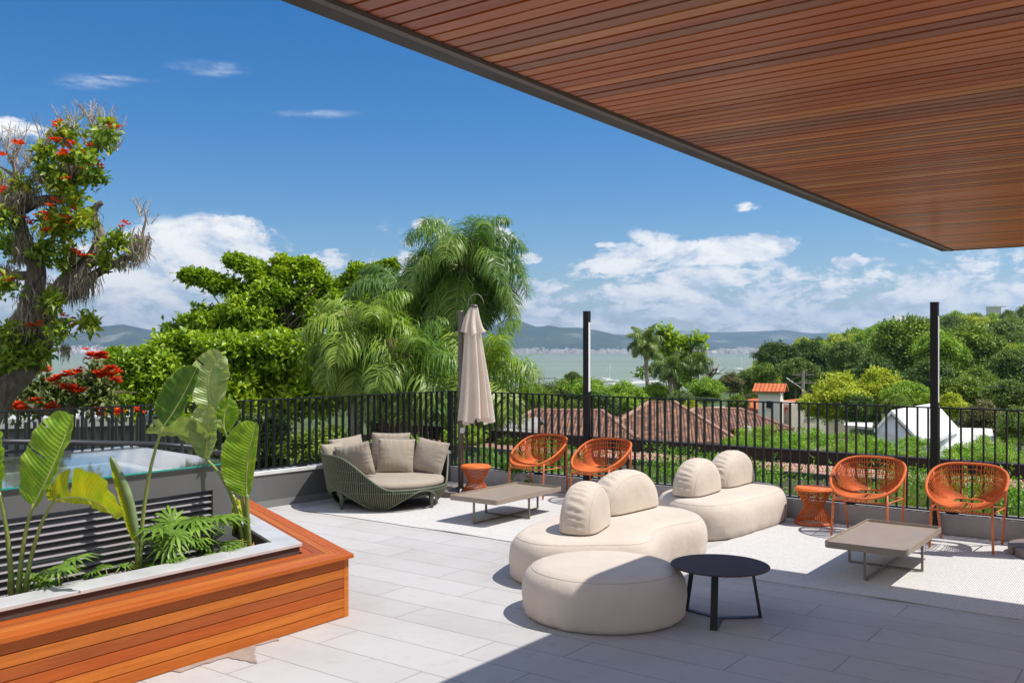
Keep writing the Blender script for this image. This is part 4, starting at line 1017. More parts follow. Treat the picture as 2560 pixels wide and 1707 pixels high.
# ---------------------------------------------------------------- lower roof strip beyond the front railing
M_bgreen = leafmat('strip_green', [(.06, .16, .012), (.12, .28, .02), (.22, .42, .04)], .35, .4, patch=.5, pscale=1.2)
mb = MB(); mb.box(-2, 17, .27, 3.55, -.5, -.10); struct(mb.build('planting_bed', M_soil, loc=C0, rz=-TH))
gb = []
rs = np.random.default_rng(5); N_ = 2600
A_ = rs.random(N_)*11-.6; B_ = .42+rs.random(N_)**1.3*2.9; hh = .10+.16*np.abs(np.sin(A_*1.3+B_*2))+.10*rs.random(N_)
keep = rs.random(N_) < (.55+.45*np.sin(A_*2.1+B_*1.1)); A_, B_, hh = A_[keep], B_[keep], hh[keep]; n = len(A_); per = 16
base = np.array(C0)[None]+A_[:, None]*np.array(E1)[None]+B_[:, None]*np.array(E2)[None]; base[:, 2] = -.10
P = np.repeat(base, per, 0); t = rs.random(n*per); dd = rand_dirs(n*per, rs); P = P+dd*.05; P[:, 2] = -.08+np.repeat(hh, per)*t*1.15
Dn = unit(rand_dirs(n*per, rs)+np.array([0, 0, .7])); V, Fc = leaves(P, Dn, unit(rand_dirs(n*per, rs)*.6+np.array([0, 0, 1])), .06*(.7+.6*rs.random(n*per)), .022)
o = np_mesh('ground_cover', V, Fc, M_bgreen); tag(o, 'dense low green planting right behind the front railing', 'ground cover'); o['kind'] = 'stuff'
# tufts of grass by the right post
def tuft(label, loc, n, h, seed, m, w=.006, spread=.35):
    t = thing('grass_tuft', label, 'grass', loc); rs = np.random.default_rng(seed); mb = MB()
    for k in range(n):
        a = rs.random()*6.28; l = h*(.5+.7*rs.random()); d = Vector((math.cos(a), math.sin(a), 0)); s = spread*(.3+rs.random()); p0 = d*.04*rs.random()*3; p1 = p0+d*l*s*.4+Vector((0, 0, l*.6)); p2 = p0+d*l*s+Vector((0, 0, l*(.95 if rs.random() > .3 else .75)))
        sd = Vector((-d.y, d.x, 0))*w/2; i0 = len(mb.v); mb.add([p0-sd, p0+sd, p1+sd*.8, p1-sd*.8, p2], [(0, 1, 2, 3), (3, 2, 4)])
    mb.build('blades', m, t)
M_grass = leafmat('grass_blade', [(.16, .24, .03), (.28, .36, .06), (.40, .40, .12)], .35, .5)
tuft('tall wispy grass tuft behind the railing left of the right lamp post', T(5.35, -.45, -.1), 150, .62, 1, M_grass)
tuft('wispy grass tuft behind the railing right of the right lamp post', T(5.95, -.5, -.1), 90, .55, 2, M_grass)
tuft('low bright grass tuft behind the third orange chair', T(5.0, -.6, -.1), 220, .32, 3, M_bgreen, .008, .7)
ivy = thing('trailing_plant', 'small trailing green plant creeping over the kerb left of the first orange chair', 'plant', (0, 0, 0))
V, Fc = cluster_leaves([(tuple(T(1.05, -.08, .16)), (.16, .14, .10)), (tuple(T(1.25, -.02, .08)), (.08, .04, .07)), (tuple(T(.85, -.2, .2)), (.16, .14, .12))], 300, 4, .045, .03, .03, r=np.random.default_rng(9)); np_mesh('leaves', V, Fc, M_bgreen, ivy)
mb = MB(); mb.tube([T(.85, -.3, -.1), T(.95, -.15, .19), T(1.1, .0, .185), T(1.22, .012, .12), T(1.27, .012, .05)], .004, 5); mb.build('stem', M_stem, ivy)
mb = MB(); mb.box(-6, 17, 3.555, 4.60, -.6, -.06); grv = mb.build('gravel_bed', mat('gravel_base', (.30, .16, .12), .95, 0, 1.0, 26, .4, 18), loc=C0, rz=-TH); struct(grv)
ed = thing('roof_edging', 'thin dark metal edging between the planting and the pink gravel', 'edging', C0, -TH)
mb = MB(); mb.box(-6, 17, 3.50, 3.549, -.4, -.015); mb.build('edging_strip', mat('edge_metal', (.09, .09, .10), .4, .4), ed)
# pebbles
rs = np.random.default_rng(11); n = 15000; a = rs.random(n)*11.5-.5; b = 3.58+rs.random(n)*1.0
oct_ = np.array([[1,0,0],[0,1,0],[-1,0,0],[0,-1,0],[0,0,1],[0,0,-1]], float); of = np.array([[0,1,4],[1,2,4],[2,3,4],[3,0,4],[1,0,5],[2,1,5],[3,2,5],[0,3,5]])
s = .014+.014*rs.random((n, 1, 1)); sh = oct_[None]*s*np.array([1, 1, .75])+rs.normal(size=(n, 6, 3))*.003
cpt = np.array(C0)[None]+a[:, None]*np.array(E1)+b[:, None]*np.array(E2); cpt[:, 2] = -.052+rs.random(n)*.02
V = (sh+cpt[:, None, :]).reshape(-1, 3); Fc = (of[None]+(np.arange(n)*6)[:, None, None]).reshape(-1, 3)
M_peb = leafmat('pebble', [(.26, .13, .095), (.42, .235, .18), (.56, .36, .29), (.34, .18, .14)], 0, .9, patch=.2)
o = np_mesh('gravel', V, Fc, M_peb); tag(o, 'pinkish expanded clay pebbles on the lower flat roof', 'gravel'); o['kind'] = 'stuff'
bmn = thing('steel_beam', 'long dark brown steel beam along the far side of the gravel roof', 'beam', C0, -TH)
mb = MB(); mb.box(-6, 17, 4.62, 4.70, -.6, .15); mb.box(-6, 17, 4.60, 4.78, .1505, .165); mb.build('web', mat('rust_brown', (.022, .012, .010), .6, .2, .1, 40, .3, 3), bmn)
# ---------------------------------------------------------------- left: lower stair railing, handrails and pale roof
M_rail2 = mat('grey_rail', (.045, .045, .05), .45, .2)
r2 = thing('stair_railing', 'second lower dark railing seen through the left railing', 'railing', (0, 0, 0))
pA, pB = at(-60, 1062, 9.9), at(455, 1034, 13.2); d = (pB-pA); L_ = d.length; dn = d.normalized(); nv = Vector((-dn.y, dn.x, 0)).normalized()
mb = MB(); dn2 = Vector((dn.x, dn.y, 0)).normalized()
q = MB(); q.box(-.006, .006, -.02, .02, -1.0, 0)
pr = q.build('baluster', M_rail2, r2); pr.location = pA; pr.rotation_euler = (0, 0, math.atan2(dn.y, dn.x))
nb = int(L_/.13)
for i in range(1, nb):
    o = pr.copy(); col.objects.link(o); o.parent = r2; o.location = pA+d*(i/nb)
mb.tube([pA-Vector((0, 0, .93)), pB-Vector((0, 0, .93))], .02, 6); mb.build('bottom_rail', M_rail2, r2)
hr = thing('handrail', 'dark tubular handrail with a rounded end between the left railing and the skylight', 'handrail', (0, 0, 0))
mb = MB(); 
D_ = 8.2
pts = [at(-80, 1103, 6.9), at(30, 1104, 7.0), at(160, 1105, 7.3), at(392, 1110, 7.9)]
mb.tube(pts, .021, 10); mb.build('top_rail', M_rail2, hr, smooth=True)
mb = MB(); mb.tube([at(-80, 1132, 6.9), at(60, 1128, 7.1), at(392, 1124, 7.9)], .016, 8); mb.build('lower_rail', M_rail2, hr, smooth=True)
mb = MB(); pts = [at(392, 1110, 7.9), at(470, 1116, 8.1), at(520, 1124, 8.2)]+[at(548+22*math.sin(math.radians(a)), 1152-22*math.cos(math.radians(a)), 8.2) for a in range(-20, 121, 20)]; mb.tube(pts, .021, 10); mb.build('return_end', M_rail2, hr, smooth=True)
for x in (120, 300, 455): 
    mb = MB(); p = at(x, 1108, 7.0+.9*x/392); mb.tube([p, Vector((p.x, p.y, 0))], .014, 8); mb.build('post', M_rail2, hr)
# neighbouring pale flat roof, seen through the bars
nr = thing('neighbour_house', 'low white flat-roofed house seen through the bars of the left railing', 'house', (0, 0, 0))
M_pale = mat('pale_render', (.52, .52, .50), .8, 0, .1, 8, .1, 2); M_win = mat('dark_window', (.02, .025, .03), .2, 0)
c = Vector((-14.0, 26.5, 0)); ux = Vector((.93, .36, 0)).normalized(); uy = Vector((-ux.y, ux.x, 0))
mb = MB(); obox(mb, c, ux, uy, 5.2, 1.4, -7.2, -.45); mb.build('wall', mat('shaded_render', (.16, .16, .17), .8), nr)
mb = MB(); obox(mb, c, ux, uy, 5.6, 1.7, -.45, -.2); mb.build('roof', mat('pale_roof', (.42, .42, .42), .7), nr)
for k in range(4):
    mb = MB(); obox(mb, c-uy*1.4+ux*(-3.6+2.4*k), ux, uy, .7, .03, -2.4, -1.2); w = mb.build('window', M_win, nr)
    mb = MB(); cc = c-uy*1.42+ux*(-3.6+2.4*k); obox(mb, cc, ux, uy, .76, .03, -2.46, -2.4); mb.build('sill', M_white, w)
# ---------------------------------------------------------------- terrain, sea, far hills
SEA = -16.35
def smooth(t): t = min(1, max(0, t)); return t*t*(3-2*t)
def gz(x, y):
    b = -7.2-9.9*smooth((y-60)/320)
    h = 36*math.exp(-(((x-235)/115)**2+((y-240)/120)**2))
    return b+h
def grass_mat():
    m = bpy.data.materials.new('ground_cover_mat'); m.use_nodes = True; N = NT(m.node_tree); b = N.n['Principled BSDF']
    tc = N.node('ShaderNodeTexCoord').outputs['Object']; f = N.noise(tc, .15, 8, .7)
    N.l.new(N.ramp(f, [(.35, (.035, .07, .012)), (.55, (.07, .12, .02)), (.7, (.14, .13, .07))]), b.inputs['Base Color']); b.inputs['Roughness'].default_value = .95
    bn = N.node('ShaderNodeBump'); bn.inputs['Strength'].default_value = 1; bn.inputs['Distance'].default_value = .4; N.l.new(N.noise(tc, 1.2, 6, .7), bn.inputs['Height']); N.l.new(bn.outputs[0], b.inputs['Normal']); return m
xs = np.concatenate([np.linspace(-2500, -420, 14), np.linspace(-400, 600, 101), np.linspace(640, 2500, 14)]); ys = np.concatenate([np.linspace(-300, 0, 6), np.linspace(15, 430, 60)])
P = [[(x, y, gz(x, y)) for y in ys] for x in xs]
mb = MB(); mb.grid(P); struct(mb.build('ground', grass_mat(), smooth=True))
def sea_mat():
    m = bpy.data.materials.new('sea_water'); m.use_nodes = True; N = NT(m.node_tree); b = N.n['Principled BSDF']
    tc = N.node('ShaderNodeTexCoord').outputs['Object']; f = N.noise(N.mapping(tc, scale=(.3, 1, 1)), .004, 6, .6)
    N.l.new(N.ramp(f, [(.35, (.165, .215, .165)), (.65, (.225, .265, .20))]), b.inputs['Base Color']); b.inputs['Roughness'].default_value = .55; b.inputs['Specular IOR Level'].default_value = .25
    bn = N.node('ShaderNodeBump'); bn.inputs['Strength'].default_value = .5; bn.inputs['Distance'].default_value = .5; N.l.new(N.noise(tc, .35, 5, .7), bn.inputs['Height']); N.l.new(bn.outputs[0], b.inputs['Normal']); return m
mb = MB(); mb.grid([[(x, y, SEA) for y in (-800, 200, 600, 2000, 4200, 8600)] for x in np.linspace(-6900, 6900, 9)]); struct(mb.build('sea', sea_mat()))
def hills(name, prof, D0, depth, m, seed):
    """ridge profile given as picture heights, built as a real range with depth"""
    px = [p[0] for p in prof]; rs = np.random.default_rng(seed); nx, ny = 260, 26; P = []
    ph = rs.random(8)*6.28
    for i in range(nx+1):
        x = px[0]+(px[-1]-px[0])*i/nx; y = np.interp(x, px, [p[1] for p in prof]); Hh = max(0, H-(y-HY)*1.12/F*D0-SEA); row = []
        for j in range(ny+1):
            t = j/ny; u = min(1, t/.75); hh = Hh*(u**1.25 if t < .75 else 1-.5*((t-.75)/.25)**2)
            r_ = sum(math.sin(x*k/170*1.3+ph[q]+t*(3+q))*a for q, (k, a) in enumerate(((1, .10), (2.3, .07), (4.7, .045), (9, .03))))
            hh *= 1+r_*(1-abs(u-.5)*.9)*(1 if t < .74 else .15)
            Y = D0-depth*(1-t); row.append(((x-CX)/F*Y*1.0, Y, SEA-1+max(0, hh)*(1+.008*rs.random())))
        P.append(row)
    mb = MB(); mb.grid(P); return struct(mb.build(name, m, smooth=True))
def hill_mat():
    m = bpy.data.materials.new('far_forest'); m.use_nodes = True; N = NT(m.node_tree); b = N.n['Principled BSDF']
    tc = N.node('ShaderNodeTexCoord').outputs['Object']; f = N.noise(tc, .004, 9, .65)
    N.l.new(N.ramp(f, [(.35, (.025, .045, .035)), (.56, (.05, .075, .05)), (.66, (.20, .21, .17)), (.75, (.28, .27, .22))]), b.inputs['Base Color']); b.inputs['Roughness'].default_value = 1; b.inputs['Specular IOR Level'].default_value = .05; return m
M_hill = hill_mat()
hills('mainland_hills', [(-700,868),(-300,850),(0,848),(110,842),(180,842),(225,832),(300,824),(380,832),(420,848),(560,850),(760,852),(900,848),(1040,838),(1150,828),(1230,826),(1262,808),(1285,806),(1320,822),(1345,828),(1372,821),(1400,826),(1460,827),(1500,833),(1560,846),(1600,858),(1660,866),(1720,868),(2400,870),(3200,868)], 5200, 1000, M_hill, 1)
hills('distant_hills', [(-700,860),(0,852),(300,838),(700,848),(1200,838),(1560,842),(1650,838),(1700,833),(1800,836),(1880,835),(1960,832),(2040,840),(2200,838),(2600,846),(3200,855)], 7600, 1400, M_hill, 2)
# far city: hundreds of tiny blocks read as one mass
def city(label, spans, D0, seed, n):
    rs = np.random.default_rng(seed); mb = MB(); tot = sum(s[1]-s[0] for s in spans)
    for (x0, x1, dn, hm) in spans:
        for k in range(int(n*(x1-x0)/tot*dn)):
            px = x0+(x1-x0)*rs.random(); D_ = D0-220+700*rs.random()**1.5; X = (px-CX)/F*D_; h = hm*(.35+rs.random()**2*1.4); w = 8+16*rs.random(); g = SEA+ (D_-D0+220)*.022
            mb.box(X-w/2, X+w/2, D_-w/2, D_+w/2, g-4, g+h)
    m = leafmat('city_walls_'+str(seed), [(.45, .25, .18), (.72, .69, .64), (.84, .83, .80), (.62, .48, .42), (.85, .85, .83)], 0, .8, patch=.1)
    o = mb.build('far_city', m); tag(o, label, 'city'); o['kind'] = 'stuff'
city('pale far-off city along the opposite shore on the left', [(90, 470, 1.5, 15), (470, 1160, .6, 12)], 4060, 3, 1100)
city('pale far-off town along the opposite shore in the middle', [(1160, 1620, 1.1, 11), (1620, 1780, .5, 10), (1780, 1960, .9, 11)], 4120, 4, 600)
# ---------------------------------------------------------------- boats
M_hull = mat('boat_white', (.75, .75, .73), .3)
def boat(px, py, D, L_, mast, yaw, label, jib=True):
    p = at(px, py, D); p.z = SEA; t = thing('sailboat', label, 'boat', p, yaw, 'sailboats moored off the shore')
    mb = MB(); P = []
    for i in range(11):
        u = i/10; x = -L_/2+L_*u; w = L_*.15*math.sin(math.pi*min(1, u*.55+.42))**.8; row = []
        for (wy, z) in ((-1, .95+.3*u), (-.8, .2), (0, -.25), (.8, .2), (1, .95+.3*u)): row.append((x, w*wy, z))
        P.append(row)
    mb.grid(P); mb.add([P[i][0] for i in range(11)]+[P[i][4] for i in range(11)], [(i, i+1, 12+i, 11+i) for i in range(10)]); mb.build('hull', M_hull, t)
    mb = MB(); mb.box(-L_*.18, L_*.15, -L_*.07, L_*.07, .9, 1.6); mb.build('cabin', M_hull, t, bevel=.1)
    mb = MB(); mb.tube([(.3, 0, .9), (.3, 0, mast)], .16, 6); mb.build('mast', M_hull, t)
    mb = MB(); mb.tube([(.3, 0, 2), (-L_*.36, 0, 2.1)], .20, 6); mb.build('boom', M_hull, t)
    mb = MB(); mb.tube([(.3, 0, mast*.97), (L_*.48, 0, 1.2)], .04, 4); mb.tube([(.3, 0, mast*.97), (-L_*.48, 0, 1.1)], .04, 4); mb.build('rigging', M_hull, t)
boat(1523, 950, 520, 11, 10.2, .25, 'white sailboat with a bare mast left of the tall shore palm')
boat(1594, 952, 500, 11, 9.5, -.3, 'white sailboat half hidden behind the tall shore palm')
boat(1852, 925, 800, 13, 12, .1, 'white sailboat farthest right on the water, beside the left end of the wooded hill')
boat(1796, 935, 700, 10, 9, .4, 'white sailboat behind the bare grey tree')
jt = thing('jetty', 'pale floating jetty on the water left of the tall shore palm', 'jetty', (0, 0, 0))
p, q = at(1525, 955, 470), at(1660, 948, 520); p.z = q.z = SEA; d = (q-p).normalized(); n = Vector((-d.y, d.x, 0))
mb = MB(); mb.prism([(v.x, v.y) for v in (p-n*2, q-n*2, q+n*2, p+n*2)], SEA+.1, SEA+1.0); mb.build('deck', M_white, jt)
# ---------------------------------------------------------------- houses
def uvplane(mb_list, pts):  mb_list.append(pts)
def tile_mat(name, ca, cb, pitch=.22, course=.34, dirt=.4):
    m = bpy.data.materials.new(name); m.use_nodes = True; N = NT(m.node_tree); b = N.n['Principled BSDF']
    uv = N.node('ShaderNodeUVMap').outputs[0]; sx = N.node('ShaderNodeSeparateXYZ'); N.l.new(uv, sx.inputs[0])
    u = N.math('DIVIDE', sx.outputs[0], pitch); v = N.math('DIVIDE', sx.outputs[1], course)
    fu = N.math('FRACT', u); fv = N.math('FRACT', v)
    cell = N.node('ShaderNodeCombineXYZ'); N.l.new(N.math('FLOOR', u), cell.inputs[0]); N.l.new(N.math('FLOOR', v), cell.inputs[1])
    wn = N.node('ShaderNodeTexWhiteNoise', noise_dimensions='2D'); N.l.new(cell.outputs[0], wn.inputs[0])
    c = N.mix(wn.outputs[0], ca, cb); pt = N.noise(uv, 1.9, 8, .75); c = N.mix(N.maprange(pt, .45, .7, 0, dirt), c, (.05, .035, .025))
    hgt = N.math('ADD', N.math('SINE', N.math('MULTIPLY', fu, math.pi)), N.math('MULTIPLY', N.math('SUBTRACT', 1.0, fv), 1.2))
    c = N.mix(N.maprange(fv, .12, .0, 0, .6), c, (.03, .015, .01))
    N.l.new(c, b.inputs['Base Color']); b.inputs['Roughness'].default_value = .85
    bn = N.node('ShaderNodeBump'); bn.inputs['Strength'].default_value = 1; bn.inputs['Distance'].default_value = .06; N.l.new(hgt, bn.inputs['Height']); N.l.new(bn.outputs[0], b.inputs['Normal']); return m
def roof_planes(name, planes, m, parent, th=.09):
    V = []; Fc = []; UVs = []
    for pts in planes:
        pts = [Vector(p) for p in pts]; k = len(V); e = (pts[1]-pts[0]).normalized(); nrm = (pts[1]-pts[0]).cross(pts[2]-pts[0]).normalized()
        if nrm.z < 0: pts = pts[::-1]; e = (pts[1]-pts[0]).normalized(); nrm = -nrm
        eh = Vector((nrm.y, -nrm.x, 0)); eh = eh.normalized() if eh.length > 1e-4 else Vector((1, 0, 0)); up = nrm.cross(eh)
        if up.z < 0: up = -up
        V += [tuple(p) for p in pts]+[tuple(p-Vector((0, 0, th))) for p in pts]; n = len(pts)
        Fc.append(tuple(range(k, k+n))); UVs += [((p).dot(eh), (p).dot(up)) for p in pts]
        Fc.append(tuple(range(k+n, k+2*n))[::-1]); UVs += [(0, 0)]*n
        for i in range(n):
            j = (i+1) % n; Fc.append((k+i, k+n+i, k+n+j, k+j)); UVs += [(0, .02)]*4
    me = bpy.data.meshes.new(name); me.from_pydata(V, [], Fc); uvl = me.uv_layers.new(name='UVMap'); uvl.data.foreach_set('uv', np.array(UVs, np.float32).ravel()); me.materials.append(m); me.update()
    return link_new(name, me, parent)
def hip(c, ux, hx, hy, z0, rise, ridge):
    """hip roof: half sizes hx (along ux), hy; ridge half length"""
    ux = Vector((*ux, 0)).normalized(); uy = Vector((-ux.y, ux.x, 0)); c = Vector((*c, 0)); Z = Vector((0, 0, 1))
    A = [c-ux*hx-uy*hy+Z*z0, c+ux*hx-uy*hy+Z*z0, c+ux*hx+uy*hy+Z*z0, c-ux*hx+uy*hy+Z*z0]; R = [c-ux*ridge+Z*(z0+rise), c+ux*ridge+Z*(z0+rise)]
    return [[A[0], A[1], R[1], R[0]], [A[1], A[2], R[1]], [A[2], A[3], R[0], R[1]], [A[3], A[0], R[0]]]
def walls(parent, c, ux, hx, hy, z0, z1, m, wins=()):
    ux = Vector((*ux, 0)).normalized(); uy = Vector((-ux.y, ux.x, 0)); c = Vector((*c, 0)); mb = MB(); obox(mb, c, ux, uy, hx, hy, z0, z1); mb.build('wall', m, parent)
    for (s, z, w, h) in wins:
        mb = MB(); obox(mb, c-uy*(hy+.01)+ux*s, ux, uy, w/2, .03, z, z+h); o = mb.build('window', M_win, parent)
        mb = MB(); obox(mb, c-uy*(hy+.03)+ux*s, ux, uy, w/2+.05, .04, z-.06, z); mb.build('sill', M_white, o)
M_oldtile = tile_mat('old_roof_tile', (.12, .05, .03), (.31, .15, .085), .125, .21, .9)
M_redtile = tile_mat('orange_roof_tile', (.52, .11, .03), (.60, .17, .05), .24, .36, .15)
M_brickw = mat('pinkish_wall', (.32, .15, .10), .85, 0, .1, 5, .15, 2); M_creamw = mat('cream_wall', (.62, .57, .48), .8, 0, .1, 5, .08, 2)
uxh = (math.cos(math.radians(8)), -math.sin(math.radians(8)))
def AX(px, D): return (px-CX)/F*D
def ZY(py, D): return H-(py-HY)/F*D
h1 = thing('tiled_house', 'old house with weathered brown clay tile hip roofs below the railing', 'house', (0, 0, 0))
D1 = 34.0
# left wing
zl = ZY(1094, D1); c1 = (AX(1420, D1+3.0), D1+3.0)
walls(h1, c1, uxh, 2.35, 2.6, -7.3, zl, M_brickw, ((-1, zl-1.5, .9, 1), (1, zl-1.5, .9, 1)))
pls = hip(c1, uxh, 2.75, 3.0, zl, ZY(1026, D1+3)-zl, 1.35)
# centre wing (tallest) and right wing
D2 = 38.0; zc = ZY(1104, D2-3.4); c2_ = (AX(1655, D2), D2)
walls(h1, c2_, uxh, 2.35, 3.0, -7.3, zc, M_brickw, ((.2, zc-1.5, .9, 1),))
pls += hip(c2_, uxh, 2.8, 3.4, zc, ZY(1005, D2)-zc, .5)
D3 = 42.0; zr = ZY(1070, D3-2.4); c3 = (AX(1795, D3), D3)
walls(h1, c3, uxh, 2.5, 2.0, -7.3, zr, M_brickw, ((-.6, zr-1.4, .9, .9), (1.1, zr-1.4, .7, .9)))
pls += hip(c3, uxh, 2.9, 2.4, zr, ZY(1022, D3)-zr, 1.0)
roof_planes('roof', pls, M_oldtile, h1)
rid = MB()
for P4 in (pls[0:4], pls[4:8], pls[8:12]):
    A, R = P4[0], P4[0]
    rid = MB(); rid.tube([P4[0][0], P4[0][3], P4[0][2], P4[0][1]], .085, 6); rid.build('ridge_tiles', mat('ridge_tile', (.36, .21, .15), .9, 0, .4, 8, .3, 3), h1)
mb = MB(); p = at(1868, 1065, D3-2.6); mb.tube([p-Vector((0, 0, .9)), p], .16, 10); mb.build('water_pipe', M_white, h1)
# corrugated grey roof at the left
sh = thing('metal_roof_shed', 'shed with a pale grey corrugated roof left of the old tiled house', 'shed', (0, 0, 0))
M_corr = tile_mat('corrugated_grey', (.36, .33, .30), (.42, .39, .36), .18, 3.0, .3)
roof_planes('roof', [[at(1185, 1122, 24), at(1345, 1108, 24), at(1352, 1042, 29), at(1262, 1050, 29)], [at(1262, 1050, 29), at(1352, 1042, 29), at(1362, 1055, 33), at(1250, 1060, 33)]], M_corr, sh)
a_ = at(1190, 1124, 24.3); b_ = at(1340, 1110, 24.3); mb = MB(); mb.prism([(a_.x, a_.y), (b_.x, b_.y), (b_.x+.3, b_.y+7), (a_.x+1.0, a_.y+7)], -7.3, a_.z-.05); mb.build('wall', M_pale, sh)
# tower house
h2 = thing('tower_house', 'cream house with bright orange tile roofs and a square white water tower', 'house', (0, 0, 0)); D4 = 58.0
tx = AX(1927, D4); zt = ZY(975, D4)
walls(h2, (tx, D4), (1, -.45), .66, .62, -7.5, zt, mat('tower_white', (.78, .74, .70), .8), ((.0, ZY(1019, D4), .32, .45),))
pk = ZY(958, D4); ux = Vector((1, -.45, 0)).normalized(); uy = Vector((-ux.y, ux.x, 0)); c = Vector((tx, D4, 0)); Z = Vector((0, 0, 1)); e = .96
roof_planes('tower_roof', [[c-ux*e-uy*e+Z*(zt-.03), c+ux*e-uy*e+Z*(zt-.03), c+ux*e+Z*pk, c-ux*e+Z*pk], [c+ux*e+uy*e+Z*(zt-.03), c-ux*e+uy*e+Z*(zt-.03), c-ux*e+Z*pk, c+ux*e+Z*pk]][:2], M_redtile, h2)
walls(h2, (AX(1880, D4+4), D4+4), (1, .3), 2.0, 2.0, -7.5, ZY(1030, D4), M_creamw, ((.5, ZY(1060, D4), .8, .5),))
walls(h2, (AX(1965, D4+4), D4+3), (1, .3), 1.3, 2.0, -7.5, ZY(1012, D4), M_creamw, ((.2, ZY(1045, D4), .8, .5),))
roof_planes('roof', [[at(1842, 1018, D4+.5), at(1905, 1030, D4+.5), at(1905, 994, D4+5), at(1872, 997, D4+5)], [at(1945, 1040, D4+.5), at(1905, 1032, D4+.5), at(1905, 1000, D4+5), at(1935, 1005, D4+5)],
     [at(1950, 1022, D4+1), at(2010, 1010, D4+1), at(2000, 996, D4+5), at(1958, 1000, D4+5)]], M_redtile, h2)
h3 = thing('orange_roof_house', 'house with an orange tile roof half hidden behind the yellow-green tree', 'house', (0, 0, 0)); D5 = 62.0
roof_planes('roof', [[at(2005, 1008, D5), at(2108, 1030, D5), at(2060, 990, D5+5), at(2025, 993, D5+5)], [at(2080, 1032, D5-6), at(2150, 1040, D5-6), at(2120, 1012, D5-3), at(2085, 1012, D5-3)]], M_redtile, h3)
walls(h3, (AX(2060, D5+3), D5+3.5), (1, -.3), 1.7, 2.2, -7.5, ZY(1020, D5), M_creamw, ())
# white A-frame house
h4 = thing('white_gable_house', 'bright white steep-roofed house beyond the front railing, behind the right lamp post', 'house', (0, 0, 0)); D6 = 33.0
M_wroof = mat('white_roof', (.74, .74, .74), .5, 0, .15, 3, .06, 1.2); M_wcorr = tile_mat('white_corrugated', (.66, .65, .62), (.72, .71, .69), .30, .55, .05)
ap0, ap1 = at(2228, 1025, D6), at(2340, 1006, D6+6); l0, l1 = at(2185, 1072, D6), at(2320, 1050, D6+7); r0, r1 = at(2312, 1112, D6-1.0), at(2398, 1072, D6+5)
roof_planes('roof', [[ap0, ap1, r1, r0], [ap0, ap1, l1+Vector((0, 0, -.6)), l0]], M_wroof, h4, .12)
gz0 = -7.3; mb = MB()
mb.add([l0+Vector((.1, .15, 0)), r0+Vector((-.1, .3, 0)), ap0+Vector((0, .2, -.1)), Vector((l0.x, l0.y+.15, gz0)), Vector((r0.x, r0.y+.3, gz0))], [(0, 1, 2), (3, 4, 1, 0)])
mb.add([r0+Vector((-.1, .3, 0)), r1+Vector((-.1, 0, 0)), Vector((r1.x, r1.y, gz0)), Vector((r0.x, r0.y+.3, gz0))], [(0, 1, 2, 3)])
mb.build('gable_wall', mat('white_wall', (.58, .60, .64), .8, 0, .1, 5, .08, 1.5), h4)
roof_planes('side_roof', [[at(2320, 1122, D6+3), at(2490, 1122, D6+3), at(2480, 1070, D6+8), at(2345, 1068, D6+8)], [at(2110, 1062, D6+6), at(2180, 1068, D6+6), at(2182, 1056, D6+8), at(2112, 1055, D6+8)]], M_wcorr, h4, .1)
a_ = at(2330, 1120, D6+3.4); b_ = at(2485, 1120, D6+3.4); mb = MB(); mb.prism([(a_.x, a_.y), (b_.x, b_.y), (b_.x, b_.y+4), (a_.x, a_.y+4)], gz0, a_.z-.1); mb.build('side_wall', M_creamw, h4)
# hilltop buildings
h5 = thing('hilltop_tower', 'tiny white concrete tower on top of the wooded hill, far right', 'tower', (0, 0, 0)); D7 = 330
p = at(2484, 786, D7); mb = MB(); mb.box(p.x-1.6, p.x+1.6, D7-2, D7+2, -10, ZY(768, D7)); mb.build('shaft', M_pale, h5); mb = MB(); mb.box(p.x-1.7, p.x+3.4, D7-2.3, D7+2.3, ZY(768, D7), ZY(766, D7)); mb.build('roof', M_white, h5)
h6 = thing('hilltop_house', 'grey gabled roof just showing over the hillside trees', 'house', (0, 0, 0)); D8 = 260
p = at(2250, 800, D8); roof_planes('roof', [[at(2225, 806, D8), at(2280, 803, D8), at(2268, 792, D8+5), at(2242, 792, D8+5)]], mat('grey_roof', (.35, .34, .34), .8), h6)
mb = MB(); mb.box(p.x-2, p.x+3, D8+1, D8+5, -8, ZY(806, D8)); mb.build('wall', M_pale, h6)
# ---------------------------------------------------------------- power poles and wires
M_pole = mat('concrete_pole', (.22, .21, .20), .9); M_wire = mat('wire', (.03, .03, .03), .6)
def pole(px, pyt, D, label, cross=1.2):
    p = at(px, pyt, D); g = gz(p.x, D); t = thing('power_pole', label, 'power pole', (p.x, D, g), 0, 'power poles between the trees')
    mb = MB(); mb.tube([(0, 0, -.5), (0, 0, p.z-g)], [.13, .09], 10); mb.build('pole', M_pole, t)
    for k, dz in enumerate((.25, .8)):
        mb = MB(); mb.box(-cross, cross, -.03, .03, p.z-g-dz-.03, p.z-g-dz+.03); o = mb.build('cross_arm', M_pole, t)
        for s in (-.9, -.3, .3, .9): mb = MB(); mb.lathe([(.02, p.z-g-dz+.03), (.035, p.z-g-dz+.07), (.02, p.z-g-dz+.12)], 8, (s*cross, 0)); mb.build('insulator', M_dark, o)
    return p
p1 = pole(2008, 927, 62, 'concrete power pole with a street light right of the white water tower', .7)
mb = MB(); mb.tube([(p1.x, 62, p1.z-1.2), (p1.x-.9, 62, p1.z-.6), (p1.x-1.1, 62, p1.z-.45)], .03, 6); o = tag(mb.build('street_light_arm', M_white), 'small white street light arm on the concrete pole by the water tower', 'street light')
p2 = pole(1347, 938, 75, 'dark power pole with cross arms right of the closed umbrella', 1.4)
p3 = pole(1429, 950, 95, 'power pole among the treetops left of the left lamp post', 1.2)
